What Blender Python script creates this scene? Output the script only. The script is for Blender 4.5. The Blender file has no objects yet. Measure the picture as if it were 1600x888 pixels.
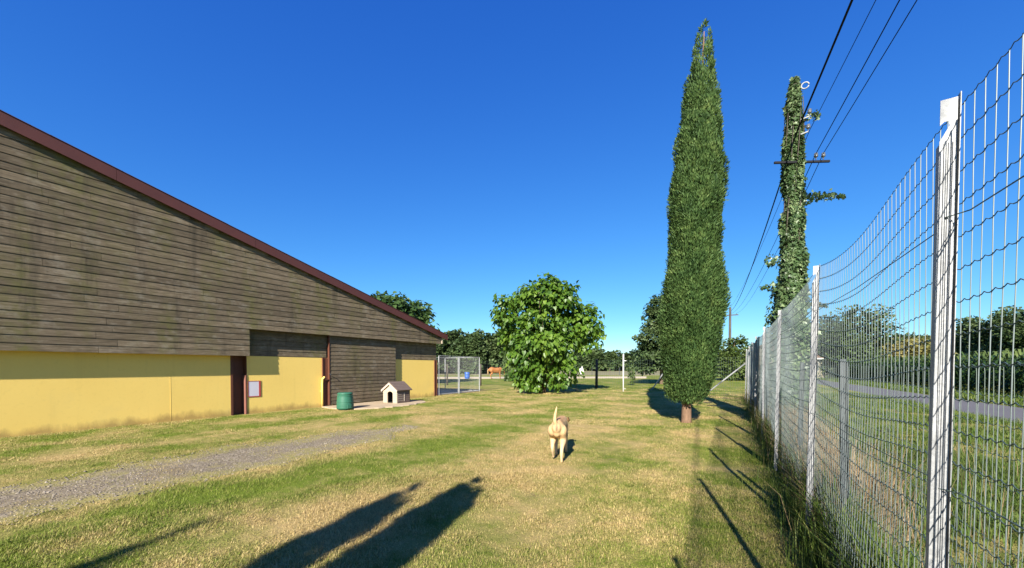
import bpy, bmesh, math, random
import numpy as np
from mathutils import Vector, Matrix, Quaternion

random.seed(7)
RNG = np.random.default_rng(7)
R = math.radians
scene = bpy.context.scene
COL = scene.collection

# ------------------------------------------------------------------ camera
F_PX = 600.0                       # focal length in photo pixels (1600 wide, ultra wide lens)
CAM_H = 1.45
YAW = math.atan(343 / F_PX)        # the fence and the barn run along +Y
PITCH = R(1.0)
HOR = 574.0                        # photo row of the horizon
cam_d = bpy.data.cameras.new('camera')
cam = bpy.data.objects.new('camera', cam_d)
COL.objects.link(cam)
cam.location = (0, 0, CAM_H)
cam.rotation_euler = (R(90) - PITCH, 0, YAW)
cam_d.sensor_width = 36
cam_d.lens = 36 * F_PX / 1600
cam_d.shift_y = (HOR + F_PX * math.tan(PITCH) - 444) / 1600
cam_d.clip_start = 0.02
cam_d.clip_end = 6000
scene.camera = cam

# ------------------------------------------------------------------ sky and sun
SUN_EL = R(29.5)
SUN_XY = Vector((0.232, -0.973, 0)).normalized()      # horizontal direction towards the sun
world = bpy.data.worlds.new('World')
scene.world = world
world.use_nodes = True
wn = world.node_tree.nodes
wl = world.node_tree.links
wn.clear()
w_out = wn.new('ShaderNodeOutputWorld')
w_bg = wn.new('ShaderNodeBackground')
w_sky = wn.new('ShaderNodeTexSky')
w_sky.sky_type = 'NISHITA'
w_sky.sun_disc = False
w_sky.sun_elevation = SUN_EL
w_sky.sun_rotation = math.atan2(SUN_XY.x, SUN_XY.y)
w_sky.altitude = 0
w_sky.air_density = 1.0
w_sky.dust_density = 0.0
w_sky.ozone_density = 4.0
# one global colour response for the whole sky (deeper, more saturated blue, as the phone recorded it)
w_sep = wn.new('ShaderNodeSeparateColor'); w_com = wn.new('ShaderNodeCombineColor')
for ch, (pw, mul) in enumerate(((1.38, 0.0155), (1.03, 0.0430), (0.58, 0.136))):
    n_p = wn.new('ShaderNodeMath'); n_p.operation = 'POWER'; n_p.inputs[1].default_value = pw
    n_m = wn.new('ShaderNodeMath'); n_m.operation = 'MULTIPLY'; n_m.inputs[1].default_value = mul / 0.12
    wl.new(w_sep.outputs[ch], n_p.inputs[0]); wl.new(n_p.outputs[0], n_m.inputs[0]); wl.new(n_m.outputs[0], w_com.inputs[ch])
w_bg.inputs['Strength'].default_value = 0.12
wl.new(w_sky.outputs[0], w_sep.inputs[0])
wl.new(w_com.outputs[0], w_bg.inputs[0])
wl.new(w_bg.outputs[0], w_out.inputs[0])

sun_d = bpy.data.lights.new('sun', 'SUN')
sun_d.energy = 5.0
sun_d.angle = R(0.5)
sun_d.color = (1.0, 0.94, 0.84)
sun = bpy.data.objects.new('sun', sun_d)
COL.objects.link(sun)
sun_dir = (SUN_XY * math.cos(SUN_EL) + Vector((0, 0, math.sin(SUN_EL))))
sun.rotation_euler = (-sun_dir).to_track_quat('-Z', 'Y').to_euler()
sun.location = (20, -40, 40)

vs = scene.view_settings
vs.view_transform = 'Standard'
vs.look = 'None'
vs.exposure = 1.42
vs.gamma = 1
vs.use_curve_mapping = False
scene.cycles.use_denoising = True
scene.cycles.max_bounces = 6
scene.cycles.transparent_max_bounces = 6
scene.cycles.caustics_reflective = False
scene.cycles.caustics_refractive = False

# ------------------------------------------------------------------ pixel helpers (photo pixel -> place)
CR = Vector((math.cos(YAW), math.sin(YAW), 0))        # camera right
CF = Vector((-math.sin(YAW), math.cos(YAW), 0))       # camera forward, level

def at_depth(px, depth, py=None):
    """point seen at photo column px at a given depth; height from row py"""
    p = CR * ((px - 800) / F_PX * depth) + CF * depth
    if py is not None:
        p.z = CAM_H + (HOR - py) * depth / F_PX
    return p

def ground_at(px, py):
    return at_depth(px, CAM_H * F_PX / (py - HOR))

def y_on_line(px, X):
    """Y of the point on the vertical plane x = X that shows at column px"""
    u = (px - 800) / F_PX
    c, s = math.cos(YAW), math.sin(YAW)
    return X * (c + s * u) / (c * u - s)

# ------------------------------------------------------------------ object helpers
def tag(o, label=None, cat=None, group=None, kind=None):
    if label: o['label'] = label
    if cat: o['category'] = cat
    if group: o['group'] = group
    if kind: o['kind'] = kind
    return o

def thing(name, loc, label, cat, group=None, rz=0.0):
    o = bpy.data.objects.new(name, None)
    o.empty_display_size = 0.2
    COL.objects.link(o)
    o.location = loc
    o.rotation_euler = (0, 0, rz)
    return tag(o, label, cat, group)

def link(name, me, mat=None, parent=None, loc=None):
    o = bpy.data.objects.new(name, me)
    COL.objects.link(o)
    if mat is not None and not me.materials:
        me.materials.append(mat)
    if parent is not None:
        o.parent = parent
    if loc is not None:
        o.location = loc
    return o

def smooth(me):
    me.polygons.foreach_set('use_smooth', [True] * len(me.polygons))

def arr_mesh(name, V, F, rnd=None, sm=False):
    """fast mesh from numpy arrays; F is (n,3) or (n,4)"""
    me = bpy.data.meshes.new(name)
    V = np.ascontiguousarray(V, dtype=np.float32)
    F = np.ascontiguousarray(F, dtype=np.int32)
    k = F.shape[1]
    me.vertices.add(len(V))
    me.vertices.foreach_set('co', V.ravel())
    me.loops.add(F.size)
    me.loops.foreach_set('vertex_index', F.ravel())
    me.polygons.add(len(F))
    me.polygons.foreach_set('loop_start', np.arange(0, F.size, k, dtype=np.int32))
    me.polygons.foreach_set('loop_total', np.full(len(F), k, dtype=np.int32))
    if rnd is not None:
        a = me.attributes.new('rnd', 'FLOAT', 'POINT')
        a.data.foreach_set('value', np.ascontiguousarray(rnd, dtype=np.float32))
    me.update(calc_edges=True)
    if sm:
        smooth(me)
    return me

class MB:
    """collects shapes for one mesh"""
    def __init__(self):
        self.v = []; self.f = []
    def add(self, vs, fs):
        n = len(self.v)
        self.v += [tuple(p) for p in vs]
        self.f += [tuple(i + n for i in f) for f in fs]
        return self
    def box(self, lo, hi):
        x0, y0, z0 = lo; x1, y1, z1 = hi
        return self.add([(x0,y0,z0),(x1,y0,z0),(x1,y1,z0),(x0,y1,z0),(x0,y0,z1),(x1,y0,z1),(x1,y1,z1),(x0,y1,z1)],
                        [(0,3,2,1),(4,5,6,7),(0,1,5,4),(1,2,6,5),(2,3,7,6),(3,0,4,7)])
    def bar(self, a, b, w, h, up=Vector((0,0,1))):
        a = Vector(a); b = Vector(b); d = (b - a).normalized()
        s = d.cross(up)
        if s.length < 1e-4: s = d.cross(Vector((1,0,0)))
        s.normalize(); t = s.cross(d)
        s = s * w / 2; t = t * h / 2
        vs = [a-s-t, a+s-t, a+s+t, a-s+t, b-s-t, b+s-t, b+s+t, b-s+t]
        return self.add(vs, [(0,3,2,1),(4,5,6,7),(0,1,5,4),(1,2,6,5),(2,3,7,6),(3,0,4,7)])
    def tube(self, pts, rad, n=8, cap=True):
        pts = [Vector(p) for p in pts]
        if not hasattr(rad, '__len__'): rad = [rad] * len(pts)
        rings = []; prev = None
        for i, p in enumerate(pts):
            d = (pts[min(i+1, len(pts)-1)] - pts[max(i-1, 0)]).normalized()
            if prev is None:
                s = d.cross(Vector((0,0,1)))
                if s.length < 1e-3: s = d.cross(Vector((1,0,0)))
            else:
                s = prev - d * prev.dot(d)
            s.normalize(); prev = s; t = d.cross(s)
            rings.append([p + (s*math.cos(2*math.pi*k/n) + t*math.sin(2*math.pi*k/n)) * rad[i] for k in range(n)])
        vs = [q for r in rings for q in r]; fs = []
        for i in range(len(pts)-1):
            for k in range(n):
                k2 = (k+1) % n
                fs.append((i*n+k, i*n+k2, (i+1)*n+k2, (i+1)*n+k))
        if cap:
            fs.append(tuple(range(n-1, -1, -1))); fs.append(tuple((len(pts)-1)*n + k for k in range(n)))
        return self.add(vs, fs)
    def lathe(self, prof, n=24, c=(0,0,0), cap=True):
        vs = []; fs = []
        for r, z in prof:
            for k in range(n):
                a = 2*math.pi*k/n
                vs.append((c[0]+r*math.cos(a), c[1]+r*math.sin(a), c[2]+z))
        m = len(prof)
        for i in range(m-1):
            for k in range(n):
                k2 = (k+1) % n
                fs.append((i*n+k, i*n+k2, (i+1)*n+k2, (i+1)*n+k))
        if cap:
            fs.append(tuple(range(n-1,-1,-1))); fs.append(tuple((m-1)*n+k for k in range(n)))
        return self.add(vs, fs)
    def prism(self, poly, axis, a, b):
        """extrude a polygon of 2D points along axis ('x','y','z') from a to b"""
        def mk(p, t):
            if axis == 'x': return (t, p[0], p[1])
            if axis == 'y': return (p[0], t, p[1])
            return (p[0], p[1], t)
        n = len(poly)
        vs = [mk(p, a) for p in poly] + [mk(p, b) for p in poly]
        fs = [tuple(range(n)), tuple(range(2*n-1, n-1, -1))]
        for i in range(n):
            j = (i+1) % n
            fs.append((i, i+n, j+n, j))
        return self.add(vs, fs)
    def mesh(self, name, sm=False, off=None, bevel=0, fix=True):
        me = bpy.data.meshes.new(name)
        v = self.v
        if off is not None:
            v = [(p[0]-off[0], p[1]-off[1], p[2]-off[2]) for p in v]
        me.from_pydata(v, [], self.f)
        if fix or bevel:
            bm = bmesh.new(); bm.from_mesh(me)
            bmesh.ops.recalc_face_normals(bm, faces=bm.faces)
            if bevel:
                bmesh.ops.bevel(bm, geom=[e for e in bm.edges if e.is_manifold and e.calc_face_angle(0) > 0.6], offset=bevel, segments=1, affect='EDGES', profile=0.7)
            bm.to_mesh(me); bm.free()
        me.update()
        if sm: smooth(me)
        return me
    def build(self, name, mat, parent=None, sm=False, world=True, bevel=0):
        """world=True: vertices are world positions, made local to an unrotated parent"""
        off = parent.location if (parent is not None and world) else None
        return link(name, self.mesh(name, sm, off, bevel), mat, parent)

# value noise for numpy scatter
_perm = np.random.default_rng(3).random((256, 256))
def vnoise(x, y, s=1.0):
    x = np.asarray(x) / s; y = np.asarray(y) / s
    xi = np.floor(x).astype(int); yi = np.floor(y).astype(int)
    fx = x - xi; fy = y - yi
    fx = fx*fx*(3-2*fx); fy = fy*fy*(3-2*fy)
    g = lambda i, j: _perm[i & 255, j & 255]
    return (g(xi,yi)*(1-fx)+g(xi+1,yi)*fx)*(1-fy) + (g(xi,yi+1)*(1-fx)+g(xi+1,yi+1)*fx)*fy

# ------------------------------------------------------------------ materials
class NT:
    def __init__(self, name):
        self.m = bpy.data.materials.new(name); self.m.use_nodes = True
        self.t = self.m.node_tree; self.n = self.t.nodes; self.n.clear()
        self.out = self.n.new('ShaderNodeOutputMaterial')
        self.b = self.n.new('ShaderNodeBsdfPrincipled')
        self.t.links.new(self.b.outputs[0], self.out.inputs[0])
    def new(self, typ, **kw):
        nd = self.n.new(typ)
        for k, v in kw.items():
            setattr(nd, k, v)
        return nd
    def set(self, sock, v):
        if isinstance(v, bpy.types.NodeSocket): self.t.links.new(v, sock)
        elif isinstance(v, (tuple, list)) and len(v) == 3 and sock.type == 'RGBA': sock.default_value = (*v, 1)
        else: sock.default_value = v
        return self
    def pos(self):
        return self.new('ShaderNodeNewGeometry').outputs['Position']
    def obj(self):
        return self.new('ShaderNodeTexCoord').outputs['Object']
    def scale(self, vec, s):
        nd = self.new('ShaderNodeMapping'); self.set(nd.inputs['Vector'], vec); nd.inputs['Scale'].default_value = s
        return nd.outputs[0]
    def noise(self, vec, sc, detail=4, rough=0.55, dist=0.0):
        nd = self.new('ShaderNodeTexNoise'); self.set(nd.inputs['Vector'], vec)
        nd.inputs['Scale'].default_value = sc; nd.inputs['Detail'].default_value = detail
        nd.inputs['Roughness'].default_value = rough; nd.inputs['Distortion'].default_value = dist
        return nd.outputs[0]
    def vor(self, vec, sc, out='Distance', feature='F1'):
        nd = self.new('ShaderNodeTexVoronoi', feature=feature); self.set(nd.inputs['Vector'], vec)
        nd.inputs['Scale'].default_value = sc
        return nd.outputs[out]
    def ramp(self, fac, stops, interp='LINEAR'):
        nd = self.new('ShaderNodeValToRGB'); cr = nd.color_ramp; cr.interpolation = interp
        while len(cr.elements) < len(stops): cr.elements.new(0.5)
        for e, (p, c) in zip(cr.elements, stops):
            e.position = p; e.color = (*c, 1) if hasattr(c, '__len__') else (c, c, c, 1)
        self.set(nd.inputs[0], fac)
        return nd.outputs[0]
    def mix(self, fac, a, b, mode='MIX'):
        nd = self.new('ShaderNodeMix', data_type='RGBA', blend_type=mode)
        self.set(nd.inputs[0], fac); self.set(nd.inputs[6], a); self.set(nd.inputs[7], b)
        return nd.outputs[2]
    def math(self, op, a, b=0.0, c=None, clamp=False):
        nd = self.new('ShaderNodeMath', operation=op, use_clamp=clamp)
        self.set(nd.inputs[0], a); self.set(nd.inputs[1], b)
        if c is not None: self.set(nd.inputs[2], c)
        return nd.outputs[0]
    def maprange(self, v, a, b, c=0.0, d=1.0):
        nd = self.new('ShaderNodeMapRange'); self.set(nd.inputs[0], v)
        for i, q in enumerate((a, b, c, d)): nd.inputs[i+1].default_value = q
        return nd.outputs[0]
    def xyz(self, vec):
        nd = self.new('ShaderNodeSeparateXYZ'); self.set(nd.inputs[0], vec); return nd.outputs
    def attr(self, name='rnd'):
        nd = self.new('ShaderNodeAttribute', attribute_name=name); return nd.outputs['Fac']
    def orand(self):
        return self.new('ShaderNodeObjectInfo').outputs['Random']
    def bump(self, h, strength=0.3, dist=0.02):
        nd = self.new('ShaderNodeBump'); self.set(nd.inputs['Height'], h)
        nd.inputs['Strength'].default_value = strength; nd.inputs['Distance'].default_value = dist
        self.set(self.b.inputs['Normal'], nd.outputs[0]); return nd.outputs[0]
    def fin(self, col, rough=0.7, metal=0.0, spec=0.3):
        self.set(self.b.inputs['Base Color'], col); self.set(self.b.inputs['Roughness'], rough)
        self.b.inputs['Metallic'].default_value = metal
        self.b.inputs['Specular IOR Level'].default_value = spec
        return self.m
    def translucent(self, col, fac):
        tr = self.new('ShaderNodeBsdfTranslucent'); self.set(tr.inputs[0], col)
        mx = self.new('ShaderNodeMixShader'); mx.inputs[0].default_value = fac
        self.t.links.new(self.b.outputs[0], mx.inputs[1]); self.t.links.new(tr.outputs[0], mx.inputs[2])
        self.t.links.new(mx.outputs[0], self.out.inputs[0])
        return self.m

def simple(name, c1, c2=None, rough=0.6, sc=8, metal=0.0, spec=0.3, bump=0.0, bs=60, local=True):
    t = NT(name)
    v = t.obj() if local else t.pos()
    c2 = c2 or tuple(x*0.8 for x in c1)
    col = t.mix(t.noise(v, sc, 5), c1, c2)
    if bump: t.bump(t.noise(v, bs, 3), bump, 0.01)
    return t.fin(col, rough, metal, spec)

def leaf_mat(name, dark, mid, lite, trans=0.3, rough=0.5, spec=0.3, sc=1.2):
    t = NT(name)
    r = t.attr()
    col = t.ramp(r, [(0.0, dark), (0.5, mid), (1.0, lite)])
    n = t.noise(t.pos(), sc, 2)
    col = t.mix(t.maprange(n, 0.3, 0.7, 0.0, 0.35), col, dark)
    t.fin(col, rough, 0, spec)
    tc = t.mix(0.5, col, lite)
    return t.translucent(tc, trans)

GREEN_A = (0.10, 0.145, 0.015); GREEN_B = (0.165, 0.205, 0.028)
STRAW_A = (0.50, 0.37, 0.165); STRAW_B = (0.37, 0.26, 0.105)
def lawn_straw(t, P):
    """0 green .. 1 straw, in mown strips that run along the barn and the fence"""
    o = t.xyz(P)
    wob = t.math('MULTIPLY', t.math('SUBTRACT', t.noise(P, 0.35, 3), 0.5), 1.6)
    x = t.math('ADD', o[0], wob)
    fx = t.maprange(x, -13.5, 2.5)
    L = lambda X: (X + 13.5) / 16
    strips = t.ramp(fx, [(L(-13), .6), (L(-12.2), .42), (L(-10.6), .25), (L(-9.4), .7), (L(-8.5), .28), (L(-7.6), .66),
                         (L(-5.9), .62), (L(-5.0), .12), (L(-4.1), .25), (L(-3.4), .88), (L(-2.5), .74), (L(-1.7), .4),
                         (L(-0.8), .66), (L(-0.1), .35), (L(1.0), .25), (L(2.0), .3)])
    far = t.maprange(o[1], 7.0, 17.0)
    strips = t.mix(far, strips, (0.5, 0.5, 0.5))
    verge = t.maprange(o[0], 0.8, 2.0)
    strips = t.mix(verge, strips, (0.3, 0.3, 0.3))
    beyond = t.maprange(o[1], 23.0, 27.0)
    strips = t.mix(beyond, strips, (0.12, 0.12, 0.12))
    n1 = t.noise(P, 0.75, 5, 0.6); n2 = t.noise(P, 5.0, 3)
    s = t.math('ADD', strips, t.math('MULTIPLY', t.math('SUBTRACT', n1, 0.5), 3.0))
    s = t.math('ADD', s, t.math('MULTIPLY', t.math('SUBTRACT', n2, 0.5), 0.9))
    s = t.math('SUBTRACT', s, 0.03, clamp=True)
    return s

def mk_lawn():
    t = NT('lawn_ground'); P = t.pos()
    s = lawn_straw(t, P)
    n = t.noise(P, 30, 4)
    g = t.mix(n, GREEN_A, GREEN_B); st = t.mix(n, STRAW_B, STRAW_A)
    col = t.mix(s, g, st)
    soil = t.maprange(t.noise(P, 2.2, 5, 0.65), 0.62, 0.74)
    col = t.mix(t.math('MULTIPLY', soil, 0.6), col, (0.21, 0.155, 0.09))
    col = t.mix(t.maprange(t.noise(P, 90, 2), 0.35, 0.7), col, t.mix(1.0, col, (0.68, 0.68, 0.62), 'MULTIPLY'))
    h = t.math('ADD', t.noise(P, 60, 4, 0.7), t.math('MULTIPLY', t.noise(P, 9, 3), 0.6))
    t.bump(h, 0.7, 0.03)
    return t.fin(col, 0.9, 0, 0.1)

def mk_blade():
    t = NT('grass_blade'); P = t.pos(); r = t.attr()
    s = lawn_straw(t, P)
    s = t.math('ADD', s, t.math('MULTIPLY', t.math('SUBTRACT', r, 0.5), 0.75), clamp=True)
    g = t.ramp(t.noise(P, 3, 2), [(0.3, (0.10, 0.155, 0.013)), (0.7, (0.19, 0.24, 0.030))])
    st = t.ramp(r, [(0, (0.33, 0.23, 0.09)), (1, (0.60, 0.455, 0.205))])
    col = t.mix(s, g, st)
    t.fin(col, 0.6, 0, 0.2)
    return t.translucent(col, 0.3)

def mk_boards(name, tone=1.0, algae=0.6):
    t = NT(name); P = t.pos(); ob = t.orand(); o = t.xyz(P)
    cmb = t.new('ShaderNodeCombineXYZ')
    t.set(cmb.inputs[0], t.math('MULTIPLY', ob, 40.0)); t.set(cmb.inputs[1], t.math('MULTIPLY', o[1], 1.4)); t.set(cmb.inputs[2], t.math('MULTIPLY', o[2], 26.0))
    g = t.noise(cmb.outputs[0], 2.2, 7, 0.68)
    c = t.ramp(g, [(0.28, (0.058*tone, 0.044*tone, 0.028*tone)), (0.52, (0.130*tone, 0.099*tone, 0.063*tone)), (0.75, (0.225*tone, 0.180*tone, 0.122*tone))])
    br = t.maprange(ob, 0, 1, 0.78, 1.22)
    v = t.new('ShaderNodeHueSaturation'); t.set(v.inputs['Color'], c); t.set(v.inputs['Value'], br); c = v.outputs[0]
    streak = t.noise(t.scale(P, (1, 1.1, 0.22)), 1.1, 4, 0.6)
    fine = t.noise(P, 7, 4)
    a = t.math('MULTIPLY', t.maprange(streak, 0.47, 0.66), t.maprange(fine, 0.3, 0.6))
    c = t.mix(t.math('MULTIPLY', a, algae), c, (0.105, 0.105, 0.026))
    dark = t.maprange(t.noise(t.scale(P, (1, 2.6, 0.35)), 1.0, 5, 0.65), 0.55, 0.72)
    c = t.mix(t.math('MULTIPLY', dark, 0.65), c, (0.035, 0.030, 0.02))
    mott = t.maprange(t.noise(t.scale(P, (1, 3.0, 7.0)), 1.6, 5, 0.7), 0.5, 0.68)
    c = t.mix(t.math('MULTIPLY', mott, 0.4), c, (0.055, 0.042, 0.027))
    pale = t.maprange(t.noise(t.scale(P, (1, 2.0, 3.0)), 1.3, 6, 0.7), 0.54, 0.72)
    c = t.mix(t.math('MULTIPLY', pale, 0.5), c, (0.27, 0.235, 0.18))
    knots = t.maprange(t.vor(t.scale(P, (1, 1.3, 5)), 1.6), 0.03, 0.075, 1.0, 0.0)
    c = t.mix(t.math('MULTIPLY', knots, 0.6), c, (0.035, 0.026, 0.016))
    t.bump(g, 0.5, 0.004)
    return t.fin(c, 0.8, 0, 0.2)

def mk_plaster():
    t = NT('yellow_plaster'); P = t.pos(); o = t.xyz(P)
    n = t.noise(P, 0.8, 5, 0.6); n2 = t.noise(P, 14, 4)
    c = t.mix(n, (0.82, 0.59, 0.17), (0.75, 0.52, 0.135))
    c = t.mix(t.maprange(n2, 0.55, 0.75, 0, 0.25), c, (0.60, 0.42, 0.11))
    spots = t.math('MULTIPLY', t.maprange(t.vor(P, 2.3), 0.018, 0.03, 1, 0), t.maprange(t.noise(P, 1.3, 2), 0.45, 0.6))
    c = t.mix(t.math('MULTIPLY', spots, 0.55), c, (0.3, 0.19, 0.06))
    # mud splashed up from the ground, uneven along the wall
    edge = t.math('ADD', o[2], t.math('MULTIPLY', t.math('SUBTRACT', t.noise(t.scale(P, (1, 1, .4)), 2.4, 6, 0.7), 0.5), 0.6))
    c = t.mix(t.maprange(edge, 0.20, 0.02, 0, 0.7), c, (0.26, 0.165, 0.06))
    c = t.mix(t.maprange(t.noise(P, 0.5, 6, 0.7), 0.52, 0.7, 0, 0.28), c, (0.62, 0.46, 0.17))
    drip = t.noise(t.scale(P, (1, 5, 0.2)), 1.0, 4)
    c = t.mix(t.maprange(drip, 0.58, 0.75, 0, 0.22), c, (0.50, 0.35, 0.10))
    t.bump(t.math('ADD', t.noise(P, 90, 4), t.math('MULTIPLY', t.noise(P, 3, 2), 0.7)), 0.35, 0.006)
    return t.fin(c, 0.85, 0, 0.15)

def mk_gravel():
    t = NT('gravel'); P = t.pos()
    c = t.vor(P, 42, 'Color'); d = t.vor(P, 42)
    g = t.xyz(c)[0]
    col = t.ramp(g, [(0, (0.115, 0.092, 0.064)), (0.6, (0.19, 0.155, 0.110)), (1, (0.28, 0.235, 0.170))])
    col = t.mix(t.maprange(t.noise(P, 1.6, 5, .65), 0.5, 0.64), col, (0.17, 0.135, 0.085))
    s_e = t.math('ADD', t.attr(), t.math('MULTIPLY', t.math('SUBTRACT', t.noise(P, 2.4, 6, .72), 0.5), 2.4))
    lawn_c = t.mix(t.noise(P, 9, 4), (0.15, 0.16, 0.04), (0.30, 0.225, 0.105))
    col = t.mix(t.maprange(s_e, 0.74, 0.22), col, lawn_c)
    t.bump(d, 0.5, -0.012)
    return t.fin(col, 0.9, 0, 0.15)

def mk_asphalt():
    t = NT('asphalt'); P = t.pos()
    col = t.mix(t.noise(P, 0.6, 5), (0.105, 0.098, 0.10), (0.15, 0.14, 0.14))
    col = t.mix(t.maprange(t.noise(P, 140, 2), 0.4, 0.7), col, (0.075, 0.072, 0.075))
    t.bump(t.noise(P, 200, 2), 0.3, 0.005)
    return t.fin(col, 0.85, 0, 0.25)

def mk_galv():
    t = NT('galvanised_steel'); P = t.obj()
    v = t.vor(P, 160, 'Color')
    c = t.mix(t.xyz(v)[0], (0.26, 0.265, 0.265), (0.35, 0.353, 0.35))
    c = t.mix(t.maprange(t.noise(P, 9, 5), 0.5, 0.75), c, (0.16, 0.165, 0.165))
    return t.fin(c, 0.6, 0.1, 0.35)

def mk_fur():
    t = NT('tan_fur'); P = t.obj(); o = t.xyz(P)
    n = t.noise(P, 9, 4); f = t.noise(t.scale(P, (60, 18, 60)), 1.0, 4, 0.7)
    c = t.mix(n, (0.52, 0.345, 0.165), (0.42, 0.255, 0.11))
    # darker saddle along the back, pale legs and belly, dark under the tail
    sad = t.math('MULTIPLY', t.maprange(t.math('ADD', o[2], t.math('MULTIPLY', n, .06)), 0.60, 0.66), t.math('MULTIPLY', t.maprange(o[1], -0.36, -0.26), t.maprange(o[1], 0.44, 0.36)))
    c = t.mix(t.math('MULTIPLY', sad, 0.7), c, (0.30, 0.13, 0.045))
    c = t.mix(t.maprange(o[2], 0.42, 0.1, 0, 0.65), c, (0.56, 0.43, 0.27))
    d = t.new('ShaderNodeVectorMath', operation='DISTANCE'); t.set(d.inputs[0], t.scale(P, (1.0, 0.25, 0.55))); d.inputs[1].default_value = (0.012, -0.1, 0.545*.55)
    c = t.mix(t.maprange(t.math('ADD', d.outputs['Value'], t.math('MULTIPLY', n, 0.03)), 0.028, 0.05, 0.85, 0), c, (0.07, 0.035, 0.018))
    c = t.mix(t.maprange(f, 0.35, 0.7, 0, 0.3), c, (0.66, 0.52, 0.34))
    t.bump(f, 0.5, 0.006)
    return t.fin(c, 0.8, 0, 0.15)

def mk_bark(name, a, b):
    t = NT(name); P = t.obj()
    n = t.noise(t.scale(P, (9, 9, 1.6)), 3, 6, 0.7)
    c = t.ramp(n, [(0.3, b), (0.65, a)])
    t.bump(n, 0.9, 0.03)
    return t.fin(c, 0.9, 0, 0.1)

M = {}
M['lawn'] = mk_lawn(); M['blade'] = mk_blade()
M['boards'] = mk_boards('weathered_boards', 1.15, 0.7)
M['boards_b'] = mk_boards('door_boards', 1.05, 0.5)
M['plaster'] = mk_plaster()
M['gravel'] = mk_gravel(); M['asphalt'] = mk_asphalt(); M['galv'] = mk_galv()
M['slab'] = simple('sandy_slab', (0.43, 0.33, 0.215), (0.30, 0.23, 0.15), 0.9, 2.2, bump=0.5, bs=70, local=False)
M['brownsteel'] = simple('brown_painted_steel', (0.125, 0.045, 0.026), (0.085, 0.032, 0.02), 0.55, 3, bump=0.1)
M['fascia'] = simple('red_brown_fascia', (0.115, 0.038, 0.032), (0.075, 0.027, 0.024), 0.6, 2.5, bump=0.15)
M['roof'] = simple('roof_sheet', (0.10, 0.04, 0.032), (0.07, 0.03, 0.026), 0.6, 2)
M['wire'] = simple('wire_coating', (0.19, 0.225, 0.22), (0.14, 0.17, 0.165), 0.45, 40, 0.2, 0.5)
M['wire_dark'] = simple('dark_green_wire', (0.075, 0.11, 0.095), (0.05, 0.075, 0.065), 0.5, 40, 0.1, 0.4)
M['wire_old'] = simple('old_green_wire', (0.16, 0.20, 0.17), (0.09, 0.12, 0.10), 0.5, 30, 0.1, 0.4)
M['postgrey'] = simple('grey_painted_post', (0.075, 0.085, 0.09), (0.045, 0.052, 0.055), 0.55, 12, 0.1, 0.4)
M['white'] = simple('white_paint', (0.72, 0.71, 0.67), (0.60, 0.59, 0.55), 0.5, 6)
M['panel'] = simple('pale_panel', (0.60, 0.57, 0.62), (0.52, 0.50, 0.56), 0.35, 4)
M['red'] = simple('red_frame', (0.42, 0.06, 0.055), (0.30, 0.05, 0.04), 0.5, 10)
M['binplastic'] = simple('green_bin_plastic', (0.022, 0.125, 0.075), (0.03, 0.10, 0.062), 0.5, 7, spec=0.4)
M['dh_wall'] = simple('beige_plastic_boards', (0.44, 0.37, 0.28), (0.36, 0.30, 0.22), 0.6, 12)
M['dh_brown'] = simple('taupe_roof_and_side_shade', (0.145, 0.105, 0.085), (0.11, 0.08, 0.064), 0.6, 10)
M['dh_trim'] = simple('cream_plastic_trim', (0.47, 0.41, 0.33), (0.40, 0.34, 0.27), 0.6, 10)
M['dark'] = simple('dark_inside', (0.03, 0.026, 0.022), (0.022, 0.02, 0.017), 0.9, 5)
M['cable'] = simple('black_cable', (0.014, 0.014, 0.016), (0.02, 0.02, 0.022), 0.9, 5, spec=0.1)
M['polewood'] = mk_bark('pole_wood', (0.10, 0.085, 0.07), (0.05, 0.043, 0.036))
M['bark'] = mk_bark('bark', (0.17, 0.12, 0.08), (0.07, 0.05, 0.034))
M['bark_red'] = mk_bark('cypress_bark', (0.22, 0.135, 0.085), (0.10, 0.062, 0.04))
M['cypress'] = leaf_mat('cypress_foliage', (0.026, 0.058, 0.016), (0.076, 0.134, 0.036), (0.185, 0.25, 0.075), 0.18, 0.6, 0.2, 2.0)
M['catalpa'] = leaf_mat('catalpa_leaves', (0.028, 0.072, 0.010), (0.080, 0.16, 0.016), (0.19, 0.29, 0.035), 0.38, 0.42, 0.35, 1.0)
M['ivy'] = leaf_mat('ivy_leaves', (0.03, 0.062, 0.02), (0.075, 0.125, 0.045), (0.24, 0.30, 0.14), 0.2, 0.4, 0.4, 2.0)
M['oak'] = leaf_mat('oak_leaves', (0.030, 0.055, 0.018), (0.062, 0.098, 0.032), (0.125, 0.165, 0.06), 0.25, 0.55, 0.25, 0.3)
M['ash'] = leaf_mat('pale_leaves', (0.036, 0.062, 0.014), (0.075, 0.115, 0.026), (0.14, 0.18, 0.05), 0.3, 0.5, 0.25, 0.4)
M['fig'] = leaf_mat('broad_leaves', (0.022, 0.05, 0.012), (0.05, 0.095, 0.022), (0.10, 0.155, 0.045), 0.3, 0.45, 0.3, 0.6)
M['hedge'] = leaf_mat('dry_hedge_leaves', (0.10, 0.10, 0.025), (0.19, 0.175, 0.05), (0.30, 0.24, 0.09), 0.25, 0.6, 0.2, 0.4)
M['corn'] = leaf_mat('corn_leaves', (0.020, 0.046, 0.011), (0.042, 0.085, 0.018), (0.12, 0.16, 0.045), 0.25, 0.45, 0.3, 0.5)
M['weed'] = leaf_mat('dry_weeds', (0.17, 0.115, 0.06), (0.27, 0.19, 0.105), (0.38, 0.29, 0.17), 0.25, 0.7, 0.15, 2.0)
M['weedgreen'] = leaf_mat('verge_blades', (0.042, 0.080, 0.012), (0.085, 0.135, 0.020), (0.20, 0.21, 0.06), 0.3, 0.55, 0.2, 1.0)
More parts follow.
